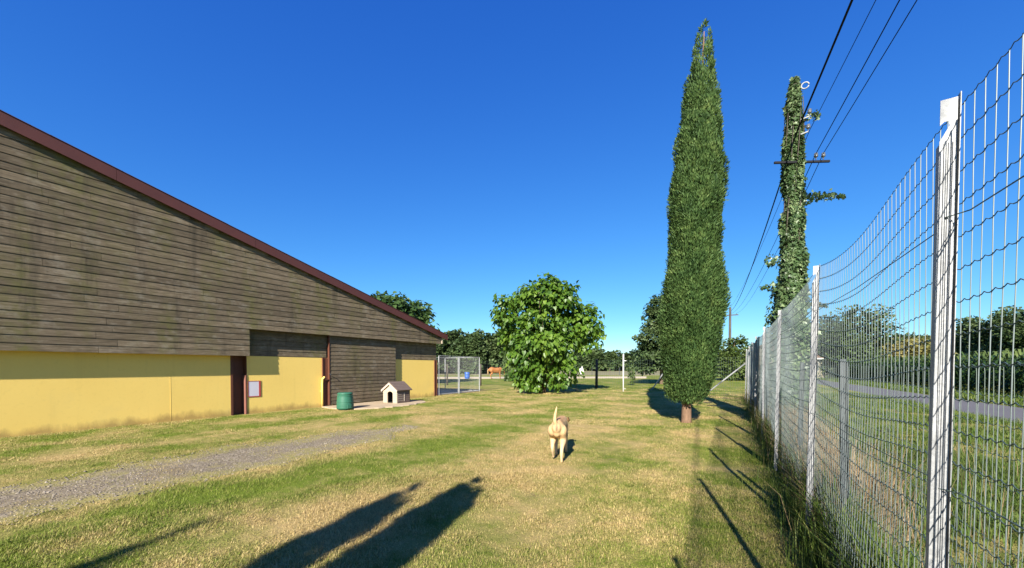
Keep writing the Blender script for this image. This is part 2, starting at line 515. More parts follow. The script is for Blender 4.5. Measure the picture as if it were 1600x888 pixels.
M['fur'] = mk_fur()
M['ear'] = simple('brown_ear_fur', (0.30, 0.155, 0.065), (0.22, 0.11, 0.045), 0.8, 20)
M['collar'] = simple('leather_collar', (0.05, 0.02, 0.012), (0.035, 0.016, 0.01), 0.5, 20)
M['horse'] = simple('chestnut_coat', (0.34, 0.135, 0.04), (0.25, 0.095, 0.03), 0.55, 3)
M['mane'] = simple('flaxen_mane', (0.42, 0.27, 0.11), (0.30, 0.18, 0.07), 0.8, 12)
M['blue'] = simple('blue_barrel_plastic', (0.03, 0.11, 0.40), (0.025, 0.09, 0.33), 0.4, 4)
M['sand'] = simple('riding_sand', (0.50, 0.41, 0.28), (0.42, 0.34, 0.23), 0.95, 0.4, local=False)
M['dryfield'] = simple('dry_field_grass', (0.24, 0.20, 0.105), (0.15, 0.15, 0.06), 0.95, 0.12, local=False)
M['housewall'] = simple('house_render', (0.30, 0.26, 0.20), (0.24, 0.21, 0.16), 0.85, 1)
M['tiles'] = simple('brown_roof_tiles', (0.20, 0.115, 0.08), (0.145, 0.08, 0.058), 0.85, 6, bump=0.5, bs=14)
M['glass'] = simple('window_glass', (0.035, 0.045, 0.055), (0.05, 0.06, 0.07), 0.1, 2, spec=0.6)
M['ceramic'] = simple('grey_insulator', (0.10, 0.105, 0.105), (0.07, 0.075, 0.075), 0.25, 4, spec=0.6)

# ------------------------------------------------------------------ setting: ground
BX = -13.0                                             # plane of the yellow barn wall
def graded(a, b, fine0, fine1, step, grow=1.25):
    xs = list(np.arange(fine0, fine1 + 1e-6, step)); s = step; x = fine1
    while x < b:
        s *= grow; x = min(b, x + s); xs.append(x)
    s = step; x = fine0; lo = []
    while x > a:
        s *= grow; x = max(a, x - s); lo.append(x)
    return np.array(lo[::-1] + xs)
gx = graded(-2500, 2500, -14, 6, 0.2); gy = graded(-600, 4000, -2, 22, 0.2)
GX, GY = np.meshgrid(gx, gy)
def ground_z(x, y):
    """gentle bumps, flat under the buildings, the road and far away"""
    x = np.asarray(x, dtype=float); y = np.asarray(y, dtype=float)
    b = (vnoise(x, y, 1.7) - .5) * .045 + (vnoise(x + 31, y + 7, .55) - .5) * .022
    fade = np.clip((x + 12.6) / 1.2, 0, 1) * np.clip((5.2 - x) / 1.0, 0, 1) * np.clip((30 - y) / 8, 0, 1) * np.clip((y + 8) / 4, 0, 1)
    slab = np.clip(np.maximum(np.abs(x + 11.6) - 1.4, np.abs(y - 10.4) - 2.2) / .5, 0, 1)
    return b * fade * slab
GZ = ground_z(GX, GY)
V = np.stack([GX.ravel(), GY.ravel(), GZ.ravel()], 1)
ny, nx = GX.shape
idx = np.arange(nx*ny).reshape(ny, nx)
Fq = np.stack([idx[:-1,:-1].ravel(), idx[:-1,1:].ravel(), idx[1:,1:].ravel(), idx[1:,:-1].ravel()], 1)
tag(link('ground', arr_mesh('ground', V, Fq, sm=True), M['lawn']), 'mown lawn patched with green and straw coloured grass', 'lawn', kind='structure')

def strip_mesh(name, xa, xb, ys, z, wob, seed):
    """a sheet that follows the ground; ragged long edges"""
    rows = []
    nxs = 14
    for y in ys:
        a = xa + (vnoise(y + seed, seed*3.1, .8) - .5) * wob + (vnoise(y + seed, 9, .25) - .5) * wob * .4
        b = xb + (vnoise(y - seed, seed*5.7, .8) - .5) * wob + (vnoise(y - seed, 4, .25) - .5) * wob * .4
        rows.append(np.linspace(a, b, nxs))
    X = np.array(rows); Y = np.repeat(np.array(ys)[:, None], nxs, 1)
    Z = ground_z(X, Y) + z
    Z[:, 0] -= .012; Z[:, -1] -= .012
    V = np.stack([X.ravel(), Y.ravel(), Z.ravel()], 1)
    id_ = np.arange(len(V)).reshape(X.shape)
    F = np.stack([id_[:-1,:-1].ravel(), id_[:-1,1:].ravel(), id_[1:,1:].ravel(), id_[1:,:-1].ravel()], 1)
    return arr_mesh(name, V, F, sm=True)

ys = np.arange(-8, 7.2, .12)
# the gravel narrows and swings to the right as it runs out by the dog house
def gravel_mesh():
    rows = []; nxs = 16
    for y in ys:
        c = -6.85 + .03 * max(0, y - 3) ** 1.6 * .4
        hw = 1.08 * min(1, max(0.05, (7.3 - y) / 3.2)) ** .7
        a = c - hw + (vnoise(y, 2.2, .7) - .5) * .7 + (vnoise(y, 8.1, .16) - .5) * .45
        b = c + hw + (vnoise(y + 50, 6.6, .7) - .5) * .5 + (vnoise(y, 3.3, .16) - .5) * .4
        rows.append(np.linspace(a, b, nxs))
    X = np.array(rows); Y = np.repeat(ys[:, None], nxs, 1)
    Z = ground_z(X, Y) + .008
    Z[:, 0] -= .03; Z[:, -1] -= .03; Z[-1] -= .03
    V = np.stack([X.ravel(), Y.ravel(), Z.ravel()], 1)
    id_ = np.arange(len(V)).reshape(X.shape)
    F = np.stack([id_[:-1,:-1].ravel(), id_[:-1,1:].ravel(), id_[1:,1:].ravel(), id_[1:,:-1].ravel()], 1)
    e = np.minimum(np.arange(nxs), nxs - 1 - np.arange(nxs))/(nxs/2 - .5); E = np.repeat(e[None], len(ys), 0) * np.clip((7.2 - Y)/2.5, 0, 1)
    return arr_mesh('gravel_track', V, F, E.ravel(), sm=True), X
gm, gravelX = gravel_mesh()
tag(link('gravel_track', gm, M['gravel']), 'worn grey gravel wheel track along the lawn', 'track', kind='structure')
def gravel_mask(x, y):
    lo = np.interp(y, ys, gravelX[:, 0], left=0, right=0); hi = np.interp(y, ys, gravelX[:, -1], left=0, right=0)
    return (x > lo) & (x < hi) & (y < ys[-1])

def edge_dist(x, y):
    lo = np.interp(y, ys, gravelX[:, 0]); hi = np.interp(y, ys, gravelX[:, -1])
    return np.minimum(np.abs(x - lo), np.abs(x - hi))
# loose stones on the track
def stones(n):
    y = RNG.uniform(-1, 7, n); lo = np.interp(y, ys, gravelX[:, 0]); hi = np.interp(y, ys, gravelX[:, -1])
    x = lo + (hi - lo) * RNG.random(n) + RNG.normal(0, .05, n)
    z = ground_z(x, y) + .008
    base = np.array([(1,0,0),(-1,0,0),(0,1,0),(0,-1,0),(0,0,.7),(0,0,-.4)], dtype=float)
    tri = np.array([(0,2,4),(2,1,4),(1,3,4),(3,0,4),(2,0,5),(1,2,5),(3,1,5),(0,3,5)])
    s = RNG.uniform(.005, .015, n) * (1 + (RNG.random(n) > .96) * .8)
    a = RNG.uniform(0, 6.28, n); c = np.cos(a); sn = np.sin(a)
    B = base[None] * (1 + RNG.uniform(-.3, .3, (n, 6, 1))) * s[:, None, None]
    V = np.empty((n, 6, 3)); V[..., 0] = B[..., 0]*c[:, None] - B[..., 1]*sn[:, None]*.8 + x[:, None]
    V[..., 1] = B[..., 0]*sn[:, None] + B[..., 1]*c[:, None]*.8 + y[:, None]; V[..., 2] = B[..., 2] + z[:, None]
    F = (tri[None] + (np.arange(n)*6)[:, None, None]).reshape(-1, 3)
    return arr_mesh('gravel_stones', V.reshape(-1, 3), F, np.repeat(RNG.random(n), 6))
t = NT('loose_stone'); t.fin(t.ramp(t.attr(), [(0, (.105,.088,.066)), (.7, (.19,.16,.125)), (1, (.31,.265,.21))]), .9, 0, .15); M['stone'] = t.m
tag(link('gravel_stones', stones(7000), M['stone']), 'loose grey stones scattered over the gravel wheel track', 'gravel', kind='stuff')

# sandy slab in front of the sliding door
mb = MB()
ring = [(-12.83, 8.6), (-12.2, 8.45), (-11.6, 8.4), (-11.05, 8.8), (-10.7, 9.4), (-10.55, 10.2), (-10.65, 11.0), (-10.8, 11.7), (-11.2, 12.2), (-11.8, 12.35), (-12.83, 12.4)]
poly = []
for (x0, y0), (x1, y1) in zip(ring, ring[1:]):
    for k in range(6):
        f = k/6; q = 1 if 0 < f + (x0 > -12.8) else 0
        poly.append((x0 + (x1-x0)*f + q*RNG.normal(0, .035), y0 + (y1-y0)*f + q*RNG.normal(0, .035)))
poly.append(ring[-1])
mb.prism(poly, 'z', -.05, .035)
tag(mb.build('concrete_slab', M['slab'], bevel=.02), 'sandy pale slab before the barn door', 'slab', kind='structure')

# lane beyond the fence
RX0, RX1 = 6.3, 9.1
ry = np.concatenate([np.arange(-30, 60, 1.0), np.arange(60, 300, 10.0)])
def lane():
    rows = []
    for y in ry:
        rows.append(np.linspace(RX0 + (vnoise(y, 1.3, 3) - .5)*.25, RX1 + (vnoise(y, 5.3, 3) - .5)*.25, 6))
    X = np.array(rows); Y = np.repeat(ry[:, None], 6, 1); Z = np.full_like(X, .02); Z[:, 0] = -.01; Z[:, -1] = -.01
    V = np.stack([X.ravel(), Y.ravel(), Z.ravel()], 1); id_ = np.arange(len(V)).reshape(X.shape)
    F = np.stack([id_[:-1,:-1].ravel(), id_[:-1,1:].ravel(), id_[1:,1:].ravel(), id_[1:,:-1].ravel()], 1)
    return arr_mesh('road', V, F)
tag(link('road', lane(), M['asphalt']), 'narrow grey country lane beyond the wire fence', 'road', kind='structure')

def far_sheet(name, corners, z, mat, label, cat):
    m = MB(); m.prism([(p.x, p.y) for p in corners], 'z', -.2, z)
    return tag(m.build(name, mat), label, cat, kind='structure')
far_sheet('sand_track', [ground_at(560, 592.6), ground_at(1010, 591.2), ground_at(1010, 588.6), ground_at(560, 589.4)], .02, M['sand'],
          'pale sand strip across the paddock behind the kennel', 'sand track')
far_sheet('dry_field', [ground_at(560, 586.8), ground_at(1075, 586.8), ground_at(1075, 579.5), ground_at(560, 579.5)], .02, M['dryfield'],
          'dry straw coloured field before the far trees', 'field')

# ------------------------------------------------------------------ barn
EAVE_Y, EAVE_Z = 15.15, 3.02
SLOPE = 0.249
RIDGE_Y = -2.5
OX = BX + 0.22                                          # backing plane of the overhanging gable
GAP_Y = y_on_line(391, OX + .03)                        # where the low cladding ends
D0, D1 = y_on_line(516, BX + .14), y_on_line(619, BX + .14)
Z_YEL, Z_LOW, Z_OVER = 1.80, 1.80, 2.66
def roof_z(y):
    return EAVE_Z + SLOPE * (EAVE_Y - y) if y >= RIDGE_Y else EAVE_Z + SLOPE * (EAVE_Y - 2*RIDGE_Y + y)
barn = thing('barn', (BX, 8, 0), 'low barn clad in weathered grey boards above a yellow plastered wall', 'barn')
Y_BACK = 2*RIDGE_Y - EAVE_Y
mb = MB()
ya = y_on_line(360, BX); yb = y_on_line(385.5, BX)
mb.box((BX - .25, Y_BACK, -.3), (BX, ya, Z_YEL)); mb.box((BX - .25, yb, -.3), (BX, EAVE_Y - .12, Z_YEL))
mb.build('wall', M['plaster'], barn)
mb = MB()
mb.prism([(GAP_Y, Z_YEL + .001), (EAVE_Y - .12, Z_YEL + .001), (EAVE_Y - .12, 2.9), (GAP_Y, 2.9)], 'x', BX - .25, BX - .02)
mb.build('upper_wall', M['boards_b'], barn)
mb = MB()
mb.prism([(Y_BACK, Z_LOW), (GAP_Y, Z_LOW), (GAP_Y, Z_OVER), (EAVE_Y - .02, Z_OVER), (EAVE_Y - .02, roof_z(EAVE_Y) - .02), (RIDGE_Y, roof_z(RIDGE_Y) - .02), (Y_BACK, EAVE_Z - .02)],
         'x', BX - .2, OX)
mb.build('gable', M['boards_b'], barn)
mb = MB()
mb.box((BX - 16, EAVE_Y - .37, -.3), (BX - .255, EAVE_Y - .13, EAVE_Z - .1))
mb.box((BX - 16, Y_BACK, -.3), (BX - .255, Y_BACK + .24, EAVE_Z - .1))
mb.box((BX - 16.2, Y_BACK, -.3), (BX - 16.003, EAVE_Y - .13, EAVE_Z - .1))
mb.build('rear_wall', M['plaster'], barn)
# boards: each one an object, alike boards share one wedge shaped mesh
def board_mesh(name, h, th, lap, mat):
    m = MB()   # unit length along y; lower edge stands proud, upper edge tucked in
    m.add([(0,0,0),(th,0,0),(th,0,.018),(th*.45,0,h-lap),(0,0,h-lap),(0,1,0),(th,1,0),(th,1,.018),(th*.45,1,h-lap),(0,1,h-lap)],
          [(0,1,2,3,4),(9,8,7,6,5),(0,5,6,1),(1,6,7,2),(2,7,8,3),(3,8,9,4),(4,9,5,0)])
    me = m.mesh(name); me.materials.append(mat); return me
BH = 0.166
bm_gable = board_mesh('board', BH, .019, .007, M['boards'])
bm_dark = board_mesh('board', BH, .024, .010, M['boards_b'])
def put_board(me, x, y0, y1, z, tilt=0.0):
    o = link('board', me, None, barn)
    o.location = (x - BX, y0 - 8, z); o.scale = (1, y1 - y0, 1)
    o.rotation_euler = (tilt, RNG.normal(0, .006), 0)
    return o
def row(me, x, ya, yb, z, lmin, lmax):
    y = ya
    while y < yb - .05:
        L = RNG.uniform(lmin, lmax); e = min(yb, y + L)
        if yb - e < .7: e = yb
        put_board(me, x + RNG.uniform(0, .004), y + .003, e - .003, z + RNG.normal(0, .0025), RNG.normal(0, .0008))
        y = e
k = 0; z = Z_LOW - .012
while z < roof_z(RIDGE_Y) - BH:
    yend = min(EAVE_Y - .02, EAVE_Y - (z + BH - EAVE_Z) / SLOPE)
    if z + BH * .5 < Z_OVER: yend = GAP_Y
    ybeg = max(-3.4, 2*RIDGE_Y - yend)
    if yend > ybeg + .3:
        row(bm_gable, OX + .001, ybeg - RNG.uniform(0, 1.8) if z < 5.5 else ybeg, yend, z, 2.2, 4.9)
    z += BH; k += 1
# recessed boards over the yellow wall
for i in range(6):
    z = Z_YEL + .012 + i * BH
    if z + BH > Z_OVER + .12: break
    row(bm_dark, BX - .018, GAP_Y + .0, D0 - .06, z, 1.6, 3.2)
    row(bm_dark, BX - .018, D1 + .02, EAVE_Y - .16, z, 2.0, 3.4)
# sliding door of boards
door = MB().box((BX + .05, D0, .06), (BX + .10, D1, Z_OVER - .03)).build('sliding_door', M['boards_b'], barn)
bm_door = board_mesh('board', .142, .02, .008, M['boards_b'])
z = .06
while z + .142 < Z_OVER - .01:
    o = link('board', bm_door, None, door)
    o.location = (BX + .101 - BX, D0 + .004 - 8, z); o.scale = (1, D1 - D0 - .008, 1)
    z += .142
MB().box((BX + .052, D0 - .035, .05), (BX + .13, D0 - .002, Z_OVER - .03)).build('door_edge', M['brownsteel'], door, world=True)
door.children[-1].location = (0, 0, 0)
MB().box((BX + .04, D0 - .3, Z_OVER - .025), (BX + .16, D1 + .1, Z_OVER - .003)).build('door_rail', M['dark'], barn)
# steel columns: channel with two flanges
def column(y0, y1, top, deep=.17):
    m = MB(); t = .018
    m.box((BX + .002, y0, -.1), (BX + .03, y1, top))
    m.box((BX + .002, y0 - t, -.1), (BX + deep, y0 - .0005, top))
    m.box((BX + .002, y1 + .0005, -.1), (BX + deep, y1 + t, top))
    return m.build('steel_column', M['brownsteel'], barn)
m = MB()
m.box((BX - .24, ya + .002, -.1), (BX - .17, yb - .002, Z_YEL - .004))
m.box((BX - .169, ya + .002, -.1), (BX + .012, ya + .06, Z_YEL - .004))
m.box((BX - .169, yb - .022, -.1), (BX + .012, yb - .002, Z_YEL - .004))
m.build('steel_column', M['brownsteel'], barn)
column(D0 - .22, D0 - .06, Z_YEL - .004, .05)
column(EAVE_Y - .30, EAVE_Y - .15, Z_YEL - .004, .05)
# sunlit lower flange in the column recess, its light painted as a pinkish strip
MB().box((BX - .15, yb - .05, -.05), (BX + .02, yb - .023, 1.2)).build('flange_sun_strip', simple('flange_sun_tone', (0.24, 0.10, 0.07), (0.18, 0.075, 0.055), .7, 6), barn)
# hatch with a red frame
hy0, hy1 = y_on_line(387, BX), y_on_line(407, BX)
hz0, hz1 = .52, 1.02
fr = MB(); w = .012; wr = .055
for lo, hi in (((hy0, hz0), (hy1, hz0 + w*2)), ((hy0, hz1 - w), (hy1, hz1)), ((hy0, hz0 + w*2 + .0005), (hy0 + w, hz1 - w - .0005)), ((hy1 - wr, hz0 + w*2 + .0005), (hy1, hz1 - w - .0005))):
    fr.box((BX + .0005, lo[0], lo[1]), (BX + .012, hi[0], hi[1]))
hatch = fr.build('hatch_frame', M['red'], barn)
pn = MB().box((BX + .0005, hy0 + w + .001, hz0 + w*2 + .001), (BX + .006, hy1 - wr - .001, hz1 - w - .001)).build('hatch_panel', M['panel'], hatch)
pn.location = (0, 0, 0); pn.data.transform(Matrix.Translation(barn.location * -1))
# the helper made it local to the hatch (at 0), so it is moved into the barn's frame above
# yellow painted pipe stub leaning off the wall
py = y_on_line(503, BX + .05)
m = MB(); m.tube([(BX + .06, py, -.05), (BX + .06, py, .85), (BX + .07, py + .01, 1.02), (BX + .16, py + .03, 1.10)], .035, 10)
m.box((BX + .001, py - .03, .55), (BX + .03, py + .03, .59))
m.build('wall_pipe', M['plaster'], barn, sm=True)
# iron hook arm by the door
m = MB(); m.tube([(BX + .15, py + .03, 1.10), (BX + .13, D0 - .12, 0.98)], .012, 6); m.tube([(BX + .15, D0 - .05, 1.18), (BX + .20, D0 - .06, 1.22), (BX + .22, D0 - .02, 1.16)], .012, 6)
m.build('door_hook', M['postgrey'], barn)
# expansion joint bead on the plaster
yj = y_on_line(266, BX)
MB().box((BX - .002, yj - .005, .0), (BX + .003, yj + .005, Z_YEL - .01)).build('joint_bead', M['plaster'], barn)
# roof
def roof_slab(mb, x0, x1, lift0, lift1):
    for s in (0, 1):
        ya, za = EAVE_Y + .35, EAVE_Z - SLOPE * .35
        yb, zb = RIDGE_Y, roof_z(RIDGE_Y)
        if s: ya = 2*RIDGE_Y - ya
        mb.prism([(ya, za + lift0), (yb, zb + lift0), (yb, zb + lift1), (ya, za + lift1)], 'x', x0, x1)
m = MB(); roof_slab(m, BX - 16.5, OX + .10, .0, .14); roof = m.build('roof', M['roof'], barn)
# verge fascia in lengths
yy = EAVE_Y + .36
while yy > RIDGE_Y - 3:
    e = max(RIDGE_Y - 3.01, yy - 3.05)
    if e < RIDGE_Y and yy > RIDGE_Y: e = RIDGE_Y
    m = MB(); a, b = yy - .003, e + .003
    m.prism([(a, roof_z(a) - .105), (b, roof_z(b) - .105), (b, roof_z(b) + .165), (a, roof_z(a) + .165)], 'x', OX + .102 + RNG.uniform(0, .002), OX + .125)
    o = m.build('fascia', M['fascia'], roof); o.data.transform(Matrix.Translation(barn.location * -1))
    yy = e
# metal capping along the verge, in lapped lengths
yy = EAVE_Y + .37
while yy > RIDGE_Y + .1:
    e = max(RIDGE_Y, yy - 1.1); m = MB(); a, b = yy, e - .02
    l = RNG.uniform(0, .008)
    m.prism([(a, roof_z(a) + .168 + l), (b, roof_z(b) + .168 + l), (b, roof_z(b) + .178 + l), (a, roof_z(a) + .178 + l)], 'x', OX - .15, OX + .14)
    o = m.build('verge_cap', M['roof'], roof); o.data.transform(Matrix.Translation(barn.location * -1))
    yy = e
# pale end board under the eave
MB().box((OX - .1, EAVE_Y - .018, Z_OVER - .02), (OX + .06, EAVE_Y + .02, EAVE_Z - .03)).build('end_board', M['dh_wall'], barn)
for ch in list(door.children):
    if ch.name.startswith('door_edge'):
        ch.data.transform(Matrix.Translation(barn.location * -1))

# ------------------------------------------------------------------ wire fences
FX = 0.556                                             # camera side line of the tall posts
POST_Y = [-5.5, -3.1, -.75, 1.66, 3.86, 6.5, 9.2, 11.9, 14.6, 17.3, 20.1]
FTOP = 2.25
def wire_panel(x, y0, y1, z0, z1, dy, dz, rv, rh, amp=.012, seed=0, crimp=.006, sag=.0):
    """verticals and crimped horizontals of one welded mesh panel; returns (verticals, horizontals) meshes in world space"""
    def off(y, z):
        w = np.sin((y - y0) / (y1 - y0) * np.pi)
        return x + amp * w * (np.sin(z*2.1 + seed) + .6*np.sin(y*2.7 + z*1.3 + seed*2)) , .012 * w * np.sin(y*2.3 + seed) - sag * np.sin(np.pi*((y - y0)/(y1 - y0))**1.5) * np.clip((z - z0)/(z1 - z0), 0, 1)**.7
    n = int(round((y1 - y0) / dy)); Y = y0 + (np.arange(n) + .5) * (y1 - y0) / n
    zs = np.concatenate([np.arange(z0, z1 - 1e-6, dz * 2), [z1]])
    Yv = Y[:, None] + RNG.normal(0, .0012, (n, len(zs))); Zv = np.repeat(zs[None], n, 0)
    dx, dzz = off(Yv, Zv)
    P = np.stack([dx, Yv, Zv + dzz], -1)
    def tubes(P, r, plane, k=4):
        n, m, _ = P.shape
        a = np.arange(k) * 2*np.pi/k + .4
        ring = np.zeros((k, 3)); ring[:, 0] = np.cos(a) * r; ring[:, 1 if plane == 'xy' else 2] = np.sin(a) * r
        V = (P[:, :, None, :] + ring).reshape(-1, 3)
        b = (np.arange(n)[:, None, None]*m + np.arange(m-1)[None, :, None])*k
        kk = np.arange(k); k2 = (kk + 1) % k
        F = np.stack([b + kk, b + k2, b + k + k2, b + k + kk], -1).reshape(-1, 4)
        return V, F
    v = tubes(P, rv, 'xy', 4 if y0 < 7 else 3)
    sub = 4 if y0 < 7 else 2
    yh = np.linspace(y0, y1, n*sub + 1)
    zr = np.arange(z1, z0 - 1e-6, -dz)
    ph = ((yh - y0) / (y1 - y0) * n) % 1.0
    wave = np.where(ph < .5, np.sin(ph*2*np.pi) * crimp, -np.sin((ph-.5)*2*np.pi) * crimp * .3)
    Yh = np.repeat(yh[None], len(zr), 0); Zh = zr[:, None] + wave[None]
    dx, dzz = off(Yh, Zh)
    h = tubes(np.stack([dx + .002, Yh, Zh + dzz], -1), rh, 'xz', 4 if y0 < 7 else 3)
    return v, h

def fence_post_mesh(H, name='post'):
    """folded galvanised post: ribbed face to the south, hook notch cut near the top, two return flanges"""
    m = MB(); w = .018; xo = -.008
    out = [(-w, -.3), (w, -.3), (w, H), (-w, H), (-w, H - .075), (-w + .009, H - .066), (-w + .018, H - .066), (-w + .020, H - .080), (-w + .003, H - .116), (-w, H - .122)]
    m.prism(out, 'y', -.001, .001)
    for xr in (-.007, .002, .011):
        m.box((xr - .0014, -.0045, -.3), (xr + .0014, -.0012, H - .13))
    m.box((-w, .0012, -.3), (-w + .002, .03, H - .13))
    m.box((w - .002, .0012, -.3), (w, .04, H))
    m.box((w + .0045, -.003, -.3), (w + .0065, .03, H + .012))
    m.box((w + .0002, .026, -.3), (w + .0043, .03, H - .01))
    m.v = [(q[0] + xo, q[1], q[2]) for q in m.v]
    return m.mesh(name)
tall = thing('wire_fence', (FX, 0, 0), 'tall galvanised wire mesh fence with white steel posts along the lane', 'fence')
pm = fence_post_mesh(FTOP); pm.materials.append(M['galv'])
tops = {}
for i, y in enumerate(POST_Y):
    o = link('post', pm, None, tall, (0, y, RNG.uniform(-.012, .012)))
    o.rotation_euler = (.006*math.sin(i*2.1), .007 + .006*math.sin(i*1.3 + 2), -.05 + .03*math.sin(i*3.7))
MXW = FX + .045
for i in range(len(POST_Y) - 1):
    a, b = POST_Y[i], POST_Y[i+1]
    v, h = wire_panel(MXW, a, b, .05, FTOP - .0, .05, .1, .0017, .0016, .013, seed=i*1.7, sag=(.04, .05, -.02, .085, .05, .065, .045, .06, .05, .05)[i])
    for nm, (VV, FF), mt in (('mesh_upright_wires', v, M['wire']), ('mesh_cross_wires', h, M['wire_dark'])):
        o = link(nm, arr_mesh(nm, VV - np.array([FX, 0, 0]), FF), mt, tall); o['kind'] = 'stuff'
for zt in (1.90, 1.08, .22):
    m = MB(); pts = []
    for i in range(len(POST_Y) - 1):
        a, b = POST_Y[i], POST_Y[i+1]
        pts += [(FX - .004, a, zt), (MXW - .012, a + .05, zt), (MXW - .012, (a+b)/2, zt - .018), (MXW - .012, b - .05, zt)]
    m.tube(pts, .0019, 5)
    m.build('tension_wire', M['wire_dark'], tall)
# raking brace at the far corner
m = MB(); m.tube([(FX - .02, 20.12, 1.62), (-1.25, 20.5, .0)], .03, 8)
m.build('brace', M['galv'], tall)
# old low fence just outside
LX = .74; LH = 1.51
low = thing('low_wire_fence', (LX, 0, 0), 'old low green wire fence with dark grey posts behind the tall one', 'fence')
LPY = [-4.6, -2.1, .4, y_on_line(1325, LX), 5.9, 8.35, 10.8, 13.3, 15.8, 18.3, 20.6]
m = MB(); m.box((-.022, -.02, -.3), (.0, .02, LH)); m.box((.0003, -.004, -.3), (.016, .02, LH)); m.box((.0165, -.02, -.3), (.024, .02, LH - .02))
lpm = m.mesh('post', bevel=.002); lpm.materials.append(M['postgrey'])
for y in LPY:
    link('post', lpm, None, low, (0, y, 0)).rotation_euler = (RNG.normal(0, .012), RNG.normal(0, .012), 0)
for i in range(len(LPY) - 1):
    v, h = wire_panel(LX + .04, LPY[i], LPY[i+1], .02, LH - .05, .0625, .1016, .0012, .0013, .03, seed=i*2.3 + 1)
    for nm, (VV, FF), mt in (('mesh_upright_wires', v, M['wire_old']), ('mesh_cross_wires', h, M['wire_dark'])):
        o = link(nm, arr_mesh(nm, VV - np.array([LX, 0, 0]), FF), mt, low); o['kind'] = 'stuff'

# ------------------------------------------------------------------ foliage tools
QUAD = (np.array([(0,0,0), (.5,.45,.08), (0,1,-.05), (-.5,.45,.08)]), np.array([(0,1,2),(0,2,3)]))
HEART = (np.array([(0,.05,0), (.30,-.10,.04), (.52,.18,.06), (.34,.62,.0), (0,1.08,-.14), (-.34,.62,.0), (-.52,.18,.06), (-.30,-.10,.04)]),
         np.array([(0,1,2),(0,2,3),(0,3,4),(0,4,5),(0,5,6),(0,6,7)]))
IVY = (np.array([(0,0,0), (.45,.05,.05), (.5,.42,.02), (.22,.5,.0), (0,1,-.08), (-.22,.5,.0), (-.5,.42,.02), (-.45,.05,.05)]),
       np.array([(0,1,2),(0,2,3),(0,3,4),(0,4,5),(0,5,6),(0,6,7)]))
def norm(a):
    return a / np.maximum(np.linalg.norm(a, axis=-1, keepdims=True), 1e-9)
def leaf_arrays(P, D, N, S, tmpl, width=1.0):
    """P base points, D pointing directions, N rough normals, S sizes"""
    T, F = tmpl
    D = norm(D); Xa = norm(np.cross(D, N)); Na = np.cross(Xa, D)
    L = T[None] * S[:, None, None]
    V = P[:, None, :] + L[..., 0:1]*width * Xa[:, None, :] + L[..., 1:2] * D[:, None, :] + L[..., 2:3] * Na[:, None, :]
    n = len(P); k = len(T)
    FF = (F[None] + (np.arange(n)*k)[:, None, None]).reshape(-1, 3)
    return V.reshape(-1, 3), FF, k
def rand_dir(n):
    return norm(RNG.normal(size=(n, 3)))

def crown_arrays(blobs, n_clumps, n_leaves, leaf, tmpl, droop=.25, clump_r=.35, fill=.35, flat=1.0):
    """blobs: (cx,cy,cz,rx,ry,rz). Clumps sit mostly near the blob surfaces; leaves spread round each clump."""
    B = np.array(blobs); vol = B[:, 3]*B[:, 4]*B[:, 5]; pk = RNG.choice(len(B), n_clumps, p=vol**.6/np.sum(vol**.6))
    d = rand_dir(n_clumps); r = np.where(RNG.random(n_clumps) < fill, RNG.uniform(.25, .8, n_clumps), RNG.uniform(.78, 1.04, n_clumps))
    C = B[pk, :3] + d * r[:, None] * B[pk, 3:6]
    cs = RNG.uniform(.6, 1.35, n_clumps) * clump_r
    tone = RNG.uniform(-.25, .25, n_clumps)
    per = RNG.choice(n_clumps, n_leaves, p=cs**2/np.sum(cs**2))
    ld = rand_dir(n_leaves); lr = RNG.random(n_leaves)**.45 * cs[per]
    off = ld * lr[:, None]; off[:, 2] *= flat
    P = C[per] + off
    outw = norm(.6*norm(P - (B[pk, :3])[per]) + .5*ld)
    D = norm(outw + np.array([0, 0, -droop*1.6]) + .45*RNG.normal(size=P.shape))
    N = norm(outw*.5 + np.array([0, 0, 1.0]) + .55*RNG.normal(size=P.shape))
    S = leaf * RNG.uniform(.65, 1.3, n_leaves)
    V, F, k = leaf_arrays(P, D, N, S, tmpl)
    rnd = np.clip(.5 + tone[per] + RNG.normal(0, .17, n_leaves), 0, 1)
    return V, F, np.repeat(rnd, k), C

def limb_mesh(base, top, r, C, n_limbs, seg=5):
    m = MB(); base = Vector(base); top = Vector(top)
    m.tube([base - Vector((0, 0, .15)), base + Vector((0, 0, .12)), base.lerp(top, .35), base.lerp(top, .7), top], [r*1.35, r, r*.82, r*.6, r*.22], 9)
    pick = RNG.choice(len(C), min(n_limbs, len(C)), replace=False)
    for i in pick:
        c = Vector(C[i]); f = RNG.uniform(.25, .85); s = base.lerp(top, f)
        if c.z < s.z - .5: s = base.lerp(top, max(.15, f*.5))
        mid = s.lerp(c, .5) + Vector((0, 0, .12*(c - s).length))
        rr = r * .42 * (1 - f*.5)
        m.tube([s, s.lerp(mid, .5), mid, c], [rr, rr*.8, rr*.55, rr*.15], 5, cap=False)
    return m

def leafy_tree(name, loc, label, cat, blobs, top, r, clumps, leaves, leaf, mat, group=None, tmpl=QUAD, bark='bark', limbs=22, **kw):
    root = thing(name, loc, label, cat, group)
    V, F, rn, C = crown_arrays(blobs, int(clumps*1.3), int(leaves*1.6), leaf, tmpl, **kw)
    tr = limb_mesh((0,0,0), top, r, C, limbs)
    tr.build('trunk', M[bark], root, sm=True, world=False)
    o = link('crown', arr_mesh('crown', V, F, rn), M[mat], root)
    return root

